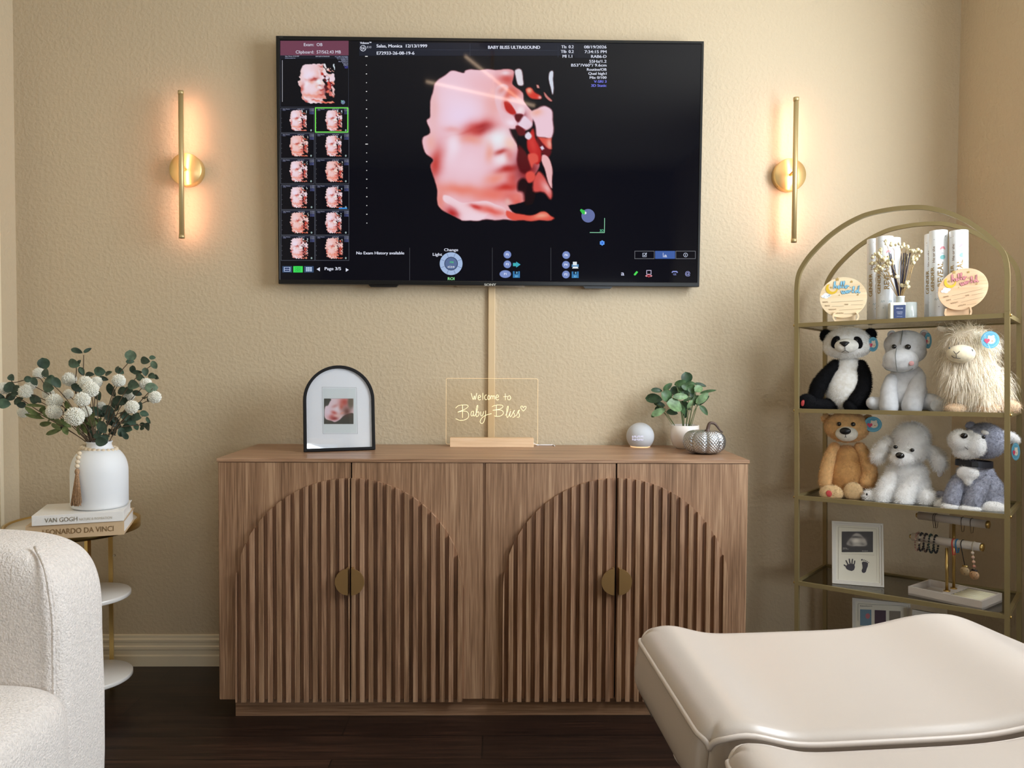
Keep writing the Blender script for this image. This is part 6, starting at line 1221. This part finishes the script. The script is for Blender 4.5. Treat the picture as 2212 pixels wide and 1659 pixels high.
# ---- white curly dog
t = Toy('plush_white_dog', 'fluffy white plush dog sitting in the middle of the lower plush shelf', 'plush toy', 1130, 890, 1700, 890, .125, 2, -.5); k = t
W2 = furm('fluffy_white_fur', (250, 249, 248), .04); FW = (240000, .0115, .0009, .5, .9)
hd = k.part('head', [k.E(1160, 250, 20, 150, 140, 145), k.E(1150, 360, 40, 150, 130, 100)], W2, vox=.004, fur=FW)
k.part('muzzle', [k.E(1075, 430, 150, 104, 66, 66)], W2, hd, vox=.004, fur=(150000, .010, .0008, .5, .9))
k.ball('nose', 1054, 406, 228, (38, 22, 29), EYE, hd, an=10); k.ball('eye', 1013, 326, 168, (19, 14, 17), EYE, hd); k.ball('eye', 1168, 356, 182, (19, 14, 17), EYE, hd)
k.part('ear', [k.C((960, 270, 10, 46), (880, 350, 20, 62), (845, 420, 30, 60))], W2, hd, vox=.004, fur=FW)
k.part('ear', [k.C((1320, 340, 10, 46), (1400, 420, 20, 66), (1425, 500, 30, 54))], W2, hd, vox=.004, fur=FW)
k.part('body', [k.E(1120, 700, 0, 190, 130, 180), k.E(1120, 560, 0, 170, 110, 110)], W2, vox=.004, fur=FW)
k.part('front_leg', [k.C((985, 600, 50, 66), (930, 720, 100, 78), (890, 800, 130, 68))], W2, vox=.004, fur=FW)
k.part('front_leg', [k.C((1200, 620, 60, 62), (1120, 740, 120, 80), (1090, 815, 150, 76))], W2, vox=.004, fur=FW)
k.part('hind_leg', [k.C((900, 790, 30, 60), (800, 790, 80, 60), (775, 780, 90, 52))], W2, vox=.004, fur=FW); k.part('hind_leg', [k.C((1260, 800, 40, 76), (1300, 806, 100, 84))], W2, vox=.004, fur=FW)
k.ball('paw_stitch', 745, 768, 172, (8, 5, 12), EYE)
k.part('label_flap', [k.E(1428, 572, 20, 28, 4, 40, 15)], mat('white_fabric_label', (226, 218, 216), .8), vox=.0022)
# ---- grey husky
t = Toy('plush_husky', 'grey and white plush husky with dark collar, right end of the lower plush shelf', 'plush toy', 1760, 958, 1700, 890, .115, 2, -.42); k = t
G2 = furm('husky_grey_fur', (146, 148, 162), .30, 110); W3 = furm('husky_white_fur', (232, 230, 228), .05); FU = (FS*.8, .0055, .0007, .4, .6)
hd = k.part('head', [k.E(1840, 270, 10, 178, 150, 165)], G2, fur=FU)
k.part('muzzle', [k.E(1610, 265, 150, 98, 92, 104), k.E(1735, 310, 130, 112, 92, 116), k.E(1670, 380, 130, 110, 70, 56)], W3, hd, fur=FU)
k.part('brow_patch', [k.E(1848, 196, 120, 40, 36, 26, 20)], W3, hd, vox=.003, fur=(FS, .004, .0006, .3, .5)); k.part('brow_patch', [k.E(1700, 190, 130, 36, 30, 22, -20)], W3, hd, vox=.003, fur=(FS, .004, .0006, .3, .5))
k.ball('nose', 1652, 222, 236, (30, 16, 25), EYE, hd); k.ball('eye', 1833, 236, 168, 16, EYE, hd); k.stitch('mouth', [(1636, 262, 232), (1632, 296, 222), (1592, 322, 222)], 2.4, STI, hd); k.stitch('mouth', [(1632, 296, 222), (1664, 330, 220), (1690, 352, 222)], 2.4, STI, hd)
k.part('ear', [k.E(1708, 122, 20, 46, 22, 34, -20)], G2, hd, vox=.003, fur=FU)
k.part('ear', [k.C((1990, 220, -10, 46), (2080, 235, -10, 52), (2130, 262, -10, 42))], W3, hd, vox=.003, fur=FU)
k.part('body', [k.E(1790, 730, 0, 200, 140, 200), k.E(1760, 590, 10, 160, 115, 130)], G2, fur=FU)
k.part('chest_patch', [k.E(1690, 570, 112, 96, 40, 72), k.E(1690, 640, 120, 40, 24, 50)], W3, vox=.003, fur=FU)
b = MB(); cN = k.P(1745, 478, 20); n = 60
prof_ = []
for kk_ in range(n):
    a_ = 2*PI*kk_/n; prof_.append(cN+Vector((150*k.k*math.cos(a_), 128*k.k*math.sin(a_), 0*k.k-6*k.k*math.cos(a_))))
b.tube(prof_, 0, closed=True, square=(.0010, 27*k.k, (0, 0, 1))); co = b.build('collar', mat('black_nylon_collar', (18, 20, 30), .5), t.o)
MB().box(tuple(cN+Vector((-40*k.k, -130*k.k-.002, -22*k.k))), tuple(cN+Vector((14*k.k, -130*k.k+.003, 22*k.k)))).build('buckle', BLK, co, bevel=.0008)
fl = k.part('front_leg', [k.C((1600, 640, 50, 62), (1560, 740, 90, 72), (1535, 840, 120, 74))], G2, fur=FU); k.part('paw', [k.E(1522, 884, 145, 80, 60, 44)], W3, fl, fur=FU)
fl = k.part('front_leg', [k.C((1840, 640, 60, 76), (1770, 760, 100, 84), (1720, 850, 130, 80))], G2, fur=FU); k.part('paw', [k.E(1706, 908, 165, 96, 64, 44)], W3, fl, fur=FU)
fl = k.part('hind_leg', [k.C((1930, 820, 20, 90), (1930, 860, 60, 90))], G2, fur=FU); k.part('paw', [k.E(1925, 900, 130, 106, 60, 68)], W3, fl, fur=FU)
k.part('tail', [k.C((1560, 850, -60, 50), (1470, 790, -70, 48), (1420, 770, -70, 36))], G2, fur=FU); k.part('hind_leg', [k.C((1480, 850, 10, 60), (1430, 870, 50, 50))], W3, fur=FU)
k.tag(2134, 370, 30, 34, 80, -.4, (2110, 285, 10))
